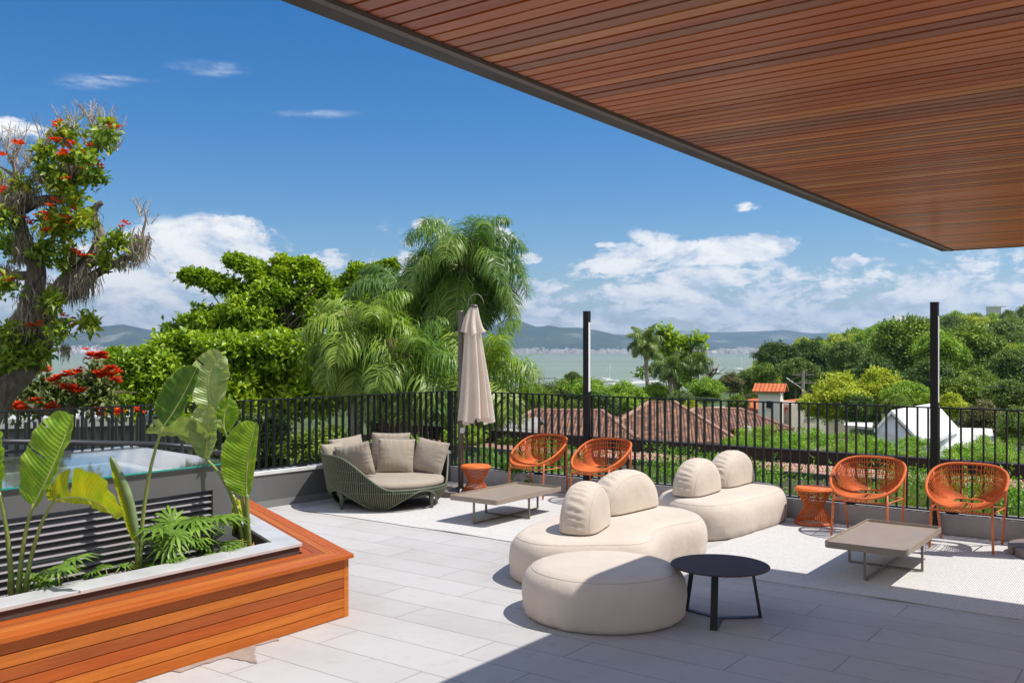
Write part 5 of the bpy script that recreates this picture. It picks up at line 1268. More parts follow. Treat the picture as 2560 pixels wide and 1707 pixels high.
wr = thing('power_line', 'thin black wires running across the trees on the right', 'wires', (0, 0, 0)); mb = MB()
for (a, b, sag) in ((at(1700, 985, 60), at(2008, 935, 62), .8), (at(2008, 935, 62), at(2340, 948, 48), .6), (at(2340, 948, 48), at(2800, 935, 40), .5), (at(2008, 945, 62), at(2340, 956, 48), .6), (at(1347, 945, 75), at(1700, 1000, 60), 1.0), (at(1347, 955, 75), at(1700, 1015, 60), 1.0)):
    mb.tube([a.lerp(b, i/12)-Vector((0, 0, sag*4*(i/12)*(1-i/12)))for i in range(13)], .016, 4)
mb.build('wire', M_wire, wr)
# ---------------------------------------------------------------- trees
M_bark = barkmat('bark_brown', (.10, .07, .05), (.26, .20, .15)); M_barkg = barkmat('bark_grey', (.16, .14, .12), (.38, .34, .30)); M_palmt = barkmat('palm_trunk', (.17, .14, .12), (.36, .31, .27), 9)
M_almond = leafmat('almond_leaf', [(0.11, 0.194, 0.0132), (0.195, 0.32, 0.0155), (0.329, 0.456, 0.0224), (0.512, 0.582, 0.0442)], .30, .38, patch=.35, pscale=.5)
M_tulip = leafmat('tulip_leaf', [(0.0854, 0.165, 0.0201), (0.171, 0.272, 0.0293), (0.317, 0.407, 0.0385), (0.61, 0.524, 0.0615)], .35, .4, patch=.4, pscale=.9)
M_shrubd = leafmat('tulip_leaf_dark', [(0.061, 0.097, 0.0247), (0.122, 0.165, 0.0385), (0.244, 0.262, 0.073)], .3, .45, patch=.3)
M_flower = leafmat('red_flower', [(.62, .035, .008), (.80, .07, .015), (.85, .14, .02)], .25, .5, patch=.1)
M_moss = leafmat('grey_moss', [(.15, .12, .095), (.27, .225, .18), (.42, .37, .30)], .1, .95, patch=.3, pscale=1)
def limbs(mb, paths, n=9):
    for pts, r0, r1 in paths:
        k = len(pts); P = []
        for i in range(k-1):     # smooth and roughen
            for s in range(4):
                t = s/4; a = pts[max(0, i-1)]; b = pts[i]; c = pts[i+1]; d = pts[min(k-1, i+2)]
                P.append(.5*((2*b)+(c-a)*t+(2*a-5*b+4*c-d)*t*t+(3*b-a-3*c+d)*t**3))
        P.append(pts[-1]); m = len(P); mb.tube(P, [r0+(r1-r0)*(i/(m-1))**.8*(1+.0*i)+random.uniform(-.05, .05)*r0*(1-i/m) for i in range(m)], n)
# --- sea almond tree
D = 27.0
al = thing('almond_tree', 'large spreading bright green tree with layered branches left of the palms', 'tree', at(690, 1000, D)*1)
al.location = (0, 0, 0)
upper = pxblobs([(469,692,9,4),(482,693,12,5),(497,697,15,6),(515,699,16,7),(532,704,18,8),(550,710,20,9),(568,718,22,9),(590,726,24,10),(612,735,26,12),(545,722,14,7),
  (578,655,9,5),(592,659,12,6),(608,664,14,6),(625,670,18,7),(640,678,20,9),(655,688,22,10),(672,700,24,11),(640,694,16,8),(690,710,26,13),
  (695,663,9,5),(707,662,11,6),(720,666,12,7),(735,670,12,7),(748,668,12,7),(765,667,14,7),(780,668,12,7),(770,680,24,10),(745,686,26,12),(715,690,24,12),(790,690,18,12),(785,705,24,12),
  (800,715,26,13),(818,722,24,12),(834,735,22,12),(848,728,12,7),(862,718,14,8),(878,708,15,8),(893,700,15,8),(908,693,16,8),(925,687,16,7),(942,682,15,7),(958,678,13,6),(974,672,9,5),(984,668,6,4),(890,678,10,5),(900,683,12,6),(935,700,14,7),(905,715,22,9),
  (985,715,12,7),(972,722,16,8),(955,730,20,10),(998,722,10,6),(935,742,24,12),
  (700,755,80,26),(640,765,70,24),(760,748,60,26),(585,785,60,20),(530,795,44,16),(490,812,36,14),(455,828,28,11),(430,843,22,9),(412,852,12,6),(830,765,60,28),(880,760,50,26),(930,770,50,26),
  (640,800,80,20),(560,818,70,18),(700,810,60,18),(790,800,60,24),(860,800,60,26),(720,840,60,14),(600,845,60,14)], D, 1.6)
lower = pxblobs([(470,880,80,34),(560,885,90,34),(660,880,80,32),(760,880,70,32),(440,925,70,45),(530,940,90,50),(630,945,95,52),(730,940,80,50),(800,930,60,60),(500,1000,110,50),(640,1010,110,50),(760,1010,90,50),(420,985,60,50)], D-3, .9)
V, Fc = cluster_leaves(clump(upper, np.random.default_rng(5), 5, .40, .75), 24, 10, .16, .09, .07, up=.6, thick=.6, bias=.45, r=np.random.default_rng(21)); np_mesh('crown', V, Fc, M_almond, al)
V, Fc = cluster_leaves(clump(lower, np.random.default_rng(6), 22, .30, .8), 17, 10, .165, .09, .085, up=.6, thick=.5, bias=.45, r=np.random.default_rng(22)); np_mesh('lower_crown', V, Fc, M_almond, al)
mb = MB(); b0 = at(690, 1180, D); b0.z = -7.4
L = [([b0, at(690, 1000, D), at(700, 880, D), at(705, 790, D), at(715, 720, D)], .38, .08), ([at(698, 900, D), at(650, 800, D), at(600, 732, D), at(540, 708, D), at(478, 695, D)], .2, .02), ([at(700, 860, D), at(680, 760, D), at(650, 694, D), at(585, 659, D)], .16, .02),
     ([at(700, 870, D), at(800, 790, D), at(880, 710, D), at(975, 676, D)], .18, .03), ([at(700, 930, D), at(600, 880, D-2), at(450, 850, D-1)], .18, .04), ([at(695, 960, D), at(560, 960, D-2.5), at(430, 930, D-3)], .16, .04), ([at(695, 930, D), at(800, 880, D-1.5), at(880, 800, D-1)], .16, .04), ([at(705, 800, D), at(760, 740, D), at(780, 680, D)], .10, .03)]
for k in range(26):
    a = at(random.uniform(520, 860), random.uniform(800, 870), D+random.uniform(-1, 1)); L.append(([at(700, 890, D), a.lerp(at(700, 880, D), .5)+Vector((0, 0, .2)), a+Vector((random.uniform(-1, 1), 0, random.uniform(.3, 1.0)))], .06, .015))
limbs(mb, L, 7); mb.build('trunk', M_bark, al, smooth=True)
hb = thing('round_tree', 'smaller rounded green tree between the red-flowered tree and the large spreading tree', 'tree', (0, 0, 0))
V, Fc = cluster_leaves(clump(pxblobs([(352,920,62,42),(330,960,70,50),(385,960,60,50),(300,905,24,18),(400,910,30,26),(350,1010,90,50)], 22, .9), np.random.default_rng(8), 16, .32, .8), 20, 10, .14, .075, .07, up=.5, thick=.5, bias=.4, r=np.random.default_rng(23)); np_mesh('crown', V, Fc, M_almond, hb)
mb = MB(); b0 = at(350, 1100, 22); b0.z = -7.4; limbs(mb, [([b0, at(350, 1020, 22), at(345, 930, 22)], .2, .06), ([at(350, 1000, 22), at(390, 940, 22)], .08, .03), ([at(350, 1000, 22), at(310, 940, 22)], .08, .03)], 7); mb.build('trunk', M_bark, hb, smooth=True)
# --- queen palms
def palm(name, label, px, py, D, nf, L_, seed, cols, hang=1.0, trunk_r=.17, fruit=True, leaf=.55, group=None, px0=None, lift=1.0, az_gap=None, dens=1.0, lw=.028, gap=False):
    c = at(px, py, D); t = thing(name, label, 'palm', (c.x, c.y, gz(c.x, c.y)), 0, group); org = Vector(t.location); rs = np.random.default_rng(seed)
    z0 = c.z-org.z; m = leafmat('palm_'+str(seed), cols, .35, .38, patch=.55, pscale=.6); hub = Vector((0, 0, z0)); RB = MB(); Ps, Ds, Ns, Ls = [], [], [], []
    segs = []
    for k in range(nf):
        age = (k+.5)/nf; az = k*2.39996+rs.random()*.35
        el = math.radians(78-108*age**1.1)*lift; l = L_*(.75+.35*math.sin(math.pi*min(1, .25+age*.75)))*(.92+.16*rs.random())
        if gap and .42 < age < .8 and math.cos(az+math.pi/2) > .80: continue
        d = Vector((math.cos(az)*math.cos(el), math.sin(az)*math.cos(el), math.sin(el))); p = hub+Vector((math.cos(az), math.sin(az), 0))*.08; n_ = 22; rad = [p.copy()]; g = (.075+.085*age)*hang
        for i in range(n_):
            d = (d+Vector((0, 0, -g*(.35+1.5*(i/n_)**1.1)))).normalized(); p = p+d*(l/n_); rad.append(p.copy())
        RB.tube(rad, [.022*(1-.9*i/n_) for i in range(n_+1)], 4)
        A = np.array([tuple(x) for x in rad]); TT = np.gradient(A, axis=0); TT = unit(TT)
        nl = int(62*dens*l/3); u = (.14+.86*(np.arange(nl)+rs.random(nl)*.5)/nl)*n_; i0 = np.clip(u.astype(int), 0, n_-1); fr = (u-i0)[:, None]
        pos = A[i0]*(1-fr)+A[i0+1]*fr; tg = unit(TT[i0]*(1-fr)+TT[i0+1]*fr)
        up = np.array([0, 0, 1.]); s = unit(np.cross(tg, up)+1e-4); nrm = np.cross(s, tg); uu = u/n_
        for sd in (-1, 1):
            for pl in (0, 1):
                ang = rs.normal(size=nl)*.38+(.3 if pl else -.25); dd = unit(s*sd*np.cos(ang)[:, None]+nrm*np.sin(ang)[:, None]+tg*.42)
                ll = leaf*(.45+.75*np.sin(np.pi*np.clip(uu*.9+.12, 0, 1)))*(.85+.3*rs.random(nl))
                segs.append((pos, dd, nrm, ll))
    pos = np.concatenate([x[0] for x in segs]); dd = np.concatenate([x[1] for x in segs]); nn = np.concatenate([x[2] for x in segs]); ll = np.concatenate([x[3] for x in segs])[:, None]
    w = lw*(.7+.6*rs.random((len(pos), 1))); dr = (.55+.5*rs.random((len(pos), 1)))*min(hang, 1.15)
    p0 = pos; p1 = pos+dd*ll*.45-np.array([0, 0, 1])*ll*.10*dr; p2 = p1+unit(dd-np.array([0, 0, 1.1])*dr)*ll*.35; p3 = p2+unit(dd*.5-np.array([0, 0, 1.8])*dr)*ll*.28
    s = unit(np.cross(dd, nn))*w/2
    V = np.stack([p0-s*.5, p0+s*.5, p1-s, p1+s, p2-s*.8, p2+s*.8, p3], 1).reshape(-1, 3); b = (np.arange(len(pos))*7)[:, None]
    Fc = np.concatenate([b+np.array([[0, 1, 3]]), b+np.array([[0, 3, 2]]), b+np.array([[2, 3, 5]]), b+np.array([[2, 5, 4]]), b+np.array([[4, 5, 6]])])
    np_mesh('fronds', V, Fc, m, t); RB.build('frond_ribs', M_stem, t)
    mb = MB(); px_ = rs.random()*6; n_ = 26; pts = [Vector((.12*math.sin(i*.22+px_), .1*math.cos(i*.2), -.5+(z0+.45)*i/n_)) for i in range(n_+1)]; off = pts[-1].copy(); pts = [p-Vector((off.x, off.y, 0)) for p in pts]
    mb.tube(pts, [trunk_r*(1.15-.25*i/n_)+(.006 if i % 2 else 0) for i in range(n_+1)], 12); mb.build('trunk', M_palmt, t, smooth=True)
    if fruit:
        mb = MB()
        for k in range(90):   # dry sheaths and old flower stalks under the crown
            a = rs.random()*6.28; r_ = .12+.06*rs.random(); q = Vector((math.cos(a)*r_, math.sin(a)*r_, z0-.1-.5*rs.random())); e = q+Vector((math.cos(a)*(.12+.25*rs.random()), math.sin(a)*(.12+.25*rs.random()), -.35-.75*rs.random())); mb.tube([q, q.lerp(e, .5)+Vector((math.cos(a)*.1, math.sin(a)*.1, .05)), e], [.018, .012, .004], 4)
        mb.build('dry_sheaths', mat('dry_sheath', (.36, .25, .15), .9, 0, .5, 60, .4, 10), t)
        mb = MB()
        for k in range(14):
            a = rs.random()*6.28; q = Vector((math.cos(a)*.1, math.sin(a)*.1, z0-.25)); e = q+Vector((math.cos(a)*.25, math.sin(a)*.25, .9)); mb.tube([q, q.lerp(e, .6), e], [.05, .04, .01], 5)
        mb.build('leaf_bases', mat('leaf_base', (.20, .17, .07), .8, 0, .3, 40, .4, 8), t)
    return t
G1 = [(.055, .13, .03), (.10, .20, .03), (.17, .29, .045), (.32, .40, .09)]; G2 = [(.055, .13, .03), (.10, .20, .045), (.18, .29, .08)]
G3 = [(.12, .22, .025), (.21, .33, .04), (.38, .46, .08)]
palm('queen_palm', 'tallest drooping palm right behind the closed umbrella', 1163, 668, 21, 32, 1.78, 31, G1, 1.40, group='drooping palms beyond the railing corner', dens=1.5, leaf=.50, trunk_r=.2, lw=.022, gap=True)
palm('queen_palm', 'shaggy lower palm left of the tallest one, crown above the left railing', 905, 856, 18.5, 20, 1.4, 32, G3, 1.35, .15, group='drooping palms beyond the railing corner', leaf=.5, dens=1.7)
palm('queen_palm', 'dark green palm between the shaggy lower palm and the tallest palm', 1030, 790, 22.5, 28, 1.9, 33, G2, 1.5, .15, group='drooping palms beyond the railing corner', leaf=.5, dens=1.6)
palm('queen_palm', 'low bushy palm directly behind the umbrella mast, crown just above the railing', 1195, 950, 19.5, 18, 1.45, 34, G3, 1.0, .14, group='drooping palms beyond the railing corner', leaf=.55, dens=1.1)
palm('queen_palm', 'low palm in front of the spreading tree, just above the left railing', 1010, 930, 18, 18, 1.35, 36, G1, 1.1, .13, group='drooping palms beyond the railing corner', leaf=.5, dens=1.1)
# --- African tulip tree, left, with moss
D = 13.0; rs = np.random.default_rng(41)
def k1(x, y, d=D): return at(x/1.845, 200+y/1.845, d)
tu = thing('tulip_tree', 'gnarled tree at the left edge with red flowers and hanging grey moss', 'tree', (0, 0, 0))
tl = [(300,260,62,52),(480,245,60,48),(190,370,70,60),(330,400,80,60),(420,450,50,40),(280,470,95,55),(350,560,50,48),(240,650,95,50),(300,700,80,50),(385,650,28,20),(200,790,90,55),(310,830,75,45),(30,770,60,45),(540,765,42,38),(470,835,32,30),
      (40,960,60,50),(250,1030,42,40),(90,1180,110,70),(80,1280,120,80),(250,1150,75,50),(190,1250,85,55),(412,1132,24,26),(20,1380,70,60),(100,520,60,40),(470,300,40,30),(20,640,40,50),(10,480,40,40),(390,360,45,40)]
blobs = []
for x, y, rx, ry in tl:
    for q in range(2): blobs.append((tuple(k1(x+rs.normal()*rx*.25, y+rs.normal()*ry*.2, D+rs.normal()*.35)), (rx/1.845/F*D*.72, rx/1.845/F*D*.7, ry/1.845/F*D*.62)))
V, Fc = cluster_leaves(blobs, 58, 9, .12, .06, .055, up=.5, thick=.7, bias=.35, r=rs, droop=.1); np_mesh('foliage', V, Fc, M_tulip, tu)
P_ = lambda *xy: [k1(x, y, D+dz) for (x, y, dz) in xy]
paths = [(P_((-90,1620,0),(20,1440,0),(110,1350,0),(190,1230,0),(230,1130,.1)), .20, .13), (P_((-60,1500,.3),(60,1180,.3),(130,1080,.2),(160,960,.1),(165,850,0),(120,760,0),(85,640,0),(110,580,0)), .21, .07),
  (P_((230,1130,.1),(215,1060,0),(300,930,0),(400,850,0),(460,760,-.1),(455,690,-.1),(430,640,-.1),(440,590,-.1),(470,565,-.1)), .15, .035), (P_((215,1060,0),(330,960,.1),(450,890,.1),(560,830,.1),(650,800,.1),(690,720,.1)), .10, .02),
  (P_((650,800,.1),(600,770,0),(620,680,0)), .03, .008), (P_((650,790,.1),(660,700,.1),(672,640,.1),(660,570,.1)), .03, .006), (P_((110,590,0),(180,560,.1),(270,540,.1),(330,480,.1),(360,370,.1),(300,280,0),(270,200,0)), .09, .015),
  (P_((330,480,.1),(400,440,0),(440,340,0),(480,260,0),(530,210,0)), .06, .012), (P_((100,600,0),(60,480,0),(70,420,0),(40,350,0)), .08, .012), (P_((85,640,0),(20,560,.2),(-20,420,.2)), .08, .03), (P_((160,900,0),(60,900,.2),(-30,860,.2)), .08, .04),
  (P_((120,500,0),(60,440,0),(0,400,0)), .05, .01), (P_((450,890,.1),(520,885,.1)), .035, .008)]
mb = MB(); limbs(mb, paths, 8); mb.build('trunk', barkmat('bark_dark', (.07, .05, .04), (.24, .20, .17)), tu, smooth=True)
M_twig = mat('twig_grey', (.36, .32, .28), .9, 0, .2, 50, .3, 10)
def twigs(x, y, n, l, up=1.0, spread=.9, dz=.2):
    n = int(n*.65); mb = MB()
    for q in range(n):
        a = math.pi/2*up+rs.normal()*spread*.5; p = k1(x+rs.normal()*10, y+rs.normal()*8, D+rs.normal()*dz*.6); pts = [p]; L_ = l*(.6+.8*rs.random()); d = Vector((math.cos(a), rs.normal()*.3, math.sin(a)))
        for s in range(4):
            d = (d+Vector((rs.normal()*.25, rs.normal()*.2, .12))).normalized(); p = p+d*L_/4; pts.append(p)
        mb.tube(pts, [.009, .008, .006, .005, .003], 4)
        for s in (1, 2, 3): e = Vector((rs.normal(), rs.normal()*.5, .6)).normalized(); mb.tube([pts[s], pts[s]+e*L_*.28], [.005, .002], 4)
    if n: mb.build('twig_spray', M_twig, tu)
for x, y, n, l in ((270,230,9,.28),(330,220,12,.3),(395,170,10,.22),(430,200,16,.34),(480,220,18,.34),(520,280,18,.28),(540,320,10,.24),(200,330,14,.4),(60,380,24,.5),(90,440,16,.42),(30,330,12,.34),(130,400,12,.4),(250,330,8,.35),(660,620,8,.26),(690,660,6,.2),(385,760,6,.16),(360,1130,5,.14),(425,1110,4,.14),(10,520,14,.5),(560,740,5,.14),(455,330,10,.35),(390,300,8,.35)): twigs(x, y, n, l)
# hanging moss: fine strands
def strands(spots, name, parent):
    Ps, Qs, Rs = [], [], []
    for x, y, rx, ry, n, l in spots:
        n = int(n*.5); l = l*(.55 if x < 300 else .9)
        p = np.array([tuple(k1(x+rs.normal()*rx*.6, y+rs.normal()*ry*.6, D+rs.normal()*.16-.05)) for _ in range(n)]); ll = l*(.3+.9*rs.random((n, 1))); j = rs.normal(size=(n, 3))*.03
        q = p+np.array([0, 0, -1])*ll*.5+j; r_ = q+np.array([0, 0, -1])*ll*.5+rs.normal(size=(n, 3))*.025; Ps.append(p); Qs.append(q); Rs.append(r_)
    p, q, r_ = map(np.concatenate, (Ps, Qs, Rs)); a = rs.random((len(p), 1))*6.28; s = np.concatenate([np.cos(a), np.sin(a), a*0], 1)*.006
    V = np.stack([p-s, p+s, q+s, q-s, r_], 1).reshape(-1, 3); b = (np.arange(len(p))*5)[:, None]
    np_mesh(name, V, np.concatenate([b+np.array([[0, 1, 2]]), b+np.array([[0, 2, 3]]), b+np.array([[3, 2, 4]])]), M_moss, parent)
strands([(640,740,40,35,700,.22),(620,800,50,18,500,.16),(380,900,50,45,1100,.32),(340,950,35,30,500,.26),(450,760,22,60,500,.14),(440,640,12,45,260,.12),(110,740,35,60,900,.25),(90,800,30,30,400,.25),(60,550,60,40,900,.22),(110,520,60,30,700,.2),(200,550,80,15,700,.16),(330,400,40,14,500,.16),(200,430,60,30,600,.2),(70,640,40,30,400,.22),(15,600,30,40,500,.3),(140,1010,50,70,1400,.35),(190,1090,60,50,700,.3),(300,1230,20,14,160,.22),(560,840,60,14,400,.12),(180,1000,40,70,700,.3),(240,960,60,50,500,.25),(30,880,40,40,400,.25),(100,1130,50,50,500,.3),(350,800,30,20,120,.15)], 'hanging_moss', tu)
def flowers(pts, r_, parent, conv, n=5, name='flowers'):
    Ps, Ds, Ns = [], [], []
    for x, y in pts:
        for q in range(n):
            c = np.array(tuple(conv(x+rs.normal()*8, y+rs.normal()*4)))+rs.normal(size=3)*.02; a = rs.random()*6.28
            for s in range(6):
                f = a+s*1.047; Ps.append(c); Ds.append((math.cos(f)*.8, math.sin(f)*.5, .55)); Ns.append((math.cos(f), math.sin(f)*.5, -.8+rs.normal()*.3))
    V, Fc = leaves(np.array(Ps), np.array(Ds), np.array(Ns), r_, r_*.62, .2, -.2); np_mesh(name, V, Fc, M_flower, parent)
flowers([(265,205),(325,298),(290,332),(222,328),(255,280),(515,225),(530,220),(420,305),(455,400),(405,408),(380,405),(300,455),(345,608),(172,632),(205,632),(140,657),(283,645),(315,650),(213,702),(8,345),(70,296),(95,294),(355,805),(388,805),(572,670),(25,935),(40,925),(8,892),(5,965),(150,1137),(175,1135),(305,1097),(225,583),(255,562),(343,1120),(385,335),(300,340),(10,505)], .062, tu, lambda x, y: k1(x, y, D-.35+rs.normal()*.15), 4)
# --- lower tulip shrubs with flowers
ts = thing('flowering_tree', 'low tree with clusters of orange-red flowers just above the left railing', 'tree', (0, 0, 0)); Dm = 15.0
tl = [(450,1340,70,50),(500,1410,80,55),(420,1440,90,50),(330,1420,60,40),(230,1430,70,45),(130,1440,80,45),(170,1390,50,30),(300,1500,120,45),(120,1520,120,45),(480,1500,90,45),(60,1490,70,60)]
blobs = [(tuple(k1(x, y, Dm+rs.normal()*.3)), (rx/1.845/F*Dm, rx/1.845/F*Dm*.9, ry/1.845/F*Dm)) for x, y, rx, ry in tl]
V, Fc = cluster_leaves(blobs, 42, 10, .12, .055, .06, up=.3, thick=.7, bias=.2, r=rs, droop=.2); np_mesh('foliage', V, Fc, M_shrubd, ts)
mb = MB(); b0 = k1(300, 1700, Dm); b0.z = -7.4; limbs(mb, [([b0, k1(320, 1560, Dm), k1(450, 1400, Dm), k1(455, 1290, Dm)], .14, .02), ([k1(320, 1560, Dm), k1(250, 1450, Dm), k1(215, 1350, Dm)], .08, .015), ([k1(320, 1560, Dm), k1(120, 1500, Dm), k1(60, 1440, Dm)], .08, .015), ([k1(450, 1420, Dm), k1(545, 1370, Dm)], .04, .01), ([k1(500, 1440, Dm), k1(630, 1440, Dm)], .03, .01)], 6); mb.build('trunk', M_bark, ts, smooth=True)
flowers([(410,1268),(440,1268),(470,1268),(485,1275),(300,1365),(325,1362),(360,1342),(465,1362),(450,1366),(500,1340),(505,1325),(545,1357),(500,1360),(320,1425),(345,1428),(370,1432),(300,1420),(270,1377),(240,1390),(50,1508),(75,1506),(100,1515),(25,1510),(225,1512),(250,1510),(215,1335),(165,1480),(540,1385),(480,1352),(635,1530),(470,1532),(545,1535)], .075, ts, lambda x, y: k1(x, y, Dm-.75), 7)
# --- generic crown prototypes, copied over the middle distance and the hillside
def proto(name, seed, cols, lumps=24, W=1.0, Hh=.75, leaf=.40, dens=1.7, per=8, flat=False, trans=.2, airy=.85, trunk=True, spread=.3):
    """unit-ish tree: crown radius ~4 m, base at z=0, top near 9 m"""
    rs = np.random.default_rng(seed); t = bpy.data.objects.new(name, None); col.objects.link(t); t.empty_display_size = .5
    bl = []; R = 4.0*W; cz = 5.4
    if flat:
        for k in range(lumps):
            a = k*2.4+rs.random(); q = math.sqrt((k+.5)/lumps); rr = .62*(.6+.8*rs.random()); z = cz-.3+.9*(1-q)+1.7*rs.random()
            bl.append(((R*.8*q*math.cos(a), R*.8*q*math.sin(a), z), (rr*1.2*W, rr*1.2*W, rr*.36)))
    else:
        nsub = int(rs.integers(5, 8)); subs = [((0, 0, cz+.9+.5*rs.random()), 2.1*W)]
        for k in range(nsub):
            a = k*6.283/nsub+rs.random()*.7; q = R*(.36+.28*rs.random()); subs.append(((q*math.cos(a), q*math.sin(a), cz-.9+2.3*rs.random()*Hh), (1.35+.75*rs.random())*W))
        for k in range(5): a = k*1.257+rs.random(); subs.append(((R*.45*math.cos(a), R*.45*math.sin(a), cz-2.6+.6*rs.random()), 1.5*W))
        for c_, r_ in subs:
            nl = int(15*(r_/1.7)**2)
            bl.append((c_, (r_*.74, r_*.74, r_*.6)))
            for q_ in range(nl):
                d = rs.normal(size=3); d[2] = abs(d[2])*.9+.05*rs.normal(); d /= np.linalg.norm(d); rr = .3+.55*rs.random()**1.5
                bl.append(((c_[0]+d[0]*r_*(.85+.3*rs.random()), c_[1]+d[1]*r_*1.0, c_[2]+d[2]*r_*(.75+.35*rs.random())), (rr*1.15, rr*1.15, rr*.75)))
    V, Fc = cluster_leaves(bl, dens, per, leaf, leaf*.55, spread, up=.5, thick=airy, bias=.35, r=rs)
    np_mesh('crown', V, Fc, leafmat('crown_leaf_'+str(seed), cols, trans, .5, patch=.45, pscale=.35), t)
    mb = MB(); P3 = [([Vector((0, 0, -6)), Vector((0, 0, 2)), Vector((.1, 0, 4)), Vector((.2, .1, 6))], .3, .1)]
    for k in range(7):
        a = k*.9; P3.append(([Vector((0, 0, 2.6+.3*k)), Vector((math.cos(a)*1.0, math.sin(a)*1.0, 4.2)), Vector((math.cos(a)*2.4*W, math.sin(a)*2.4*W, 5.6+.2*k))], .13, .03))
    limbs(mb, P3, 6); mb.build('trunk', M_barkg if flat else M_bark, t, smooth=True)
    return t
GA = [(0.0738, 0.139, 0.0193), (0.134, 0.219, 0.0266), (0.228, 0.324, 0.0355), (0.377, 0.463, 0.0601)]
prot = {
 'broad': proto('broadleaf_tree', 51, GA), 'dark': proto('broadleaf_tree', 52, [(0.047, 0.0924, 0.0193), (0.0805, 0.15, 0.0266), (0.16, 0.254, 0.0416)], 14, 1.1, .6),
 'bright': proto('broadleaf_tree', 53, [(0.134, 0.254, 0.0193), (0.242, 0.394, 0.0292), (0.403, 0.556, 0.0477)], 18, 1.0, .7), 'olive': proto('broadleaf_tree', 54, [(.08, .14, .03), (.15, .23, .04), (.26, .34, .08)], 15, .95, .8, airy=.8),
 'yellow': proto('broadleaf_tree', 55, [(0.188, 0.301, 0.0229), (0.377, 0.463, 0.0292), (0.528, 0.549, 0.0324), (0.322, 0.44, 0.0292)], 18, 1.1, .55), 'brown': proto('broadleaf_tree', 56, [(.12, .12, .05), (.19, .18, .07), (.15, .21, .05)], 15, 1.0, .7, airy=.8),
 'flat': proto('feathery_tree', 57, [(0.107, 0.231, 0.0193), (0.215, 0.394, 0.0292), (0.377, 0.556, 0.0477)], 44, 1.15, .3, leaf=.20, dens=5.0, per=10, flat=True, spread=.16),
 'flat2': proto('feathery_tree', 59, [(0.107, 0.219, 0.0229), (0.242, 0.394, 0.0355), (0.403, 0.532, 0.0664)], 38, 1.0, .3, leaf=.19, dens=5.0, per=10, flat=True, spread=.16),
}
used = set()
def tree(kind, px, pyt, D, wpx, label, group=None, hs=1.0, top=9.3, cat='tree'):
    x = AX(px, D); zt = ZY(pyt, D); g = gz(x, D); s = wpx/F*D/ (9.2 if not kind.startswith('flat') else 9.6)
    t0 = prot[kind]
    if kind in used: t = copy_tree(t0)
    else: t = t0; used.add(kind)
    zs = s*hs; t.scale = (s*random.uniform(.88, 1.12), s*random.uniform(.88, 1.12), zs); tp = {'broad': 9.3}.get(kind, 9.1) if not kind.startswith('flat') else 7.6
    t.location = (x, D, zt-tp*zs); t.rotation_euler = (0, 0, random.random()*6.28)
    tag(t, label, cat, group); return t
hg = 'trees crowding the wooded hillside'; hl = 'leafy tree among the many crowding the wooded hillside on the right'
rs = np.random.default_rng(77)
sil = [(1880, 905), (1905, 862), (1960, 850), (2010, 846), (2060, 842), (2100, 833), (2150, 821), (2200, 808), (2240, 795), (2290, 800), (2350, 782), (2420, 779), (2480, 782), (2560, 765), (2700, 750), (2900, 760)]
sx_, sy_ = [a[0] for a in sil], [a[1] for a in sil]
kinds = ['broad', 'olive', 'dark', 'broad', 'bright', 'broad', 'bright', 'yellow', 'broad', 'dark']
for (Dd, off, stp, x0, wp) in ((250, 0, 40, 1990, 78), (205, 12, 44, 1950, 90), (165, 30, 50, 1920, 105), (130, 56, 58, 1900, 125), (105, 92, 70, 2180, 140), (80, 122, 80, 2330, 150)):
    x = x0+rs.random()*20
    while x < 2760:
        y = np.interp(x, sx_, sy_)+off+rs.normal()*5; tree(kinds[int(rs.integers(len(kinds)))], x, y+2, Dd*(1+.05*rs.normal()), wp*(.85+.35*rs.random()), hl, hg, .95); x += stp*(.75+.5*rs.random())
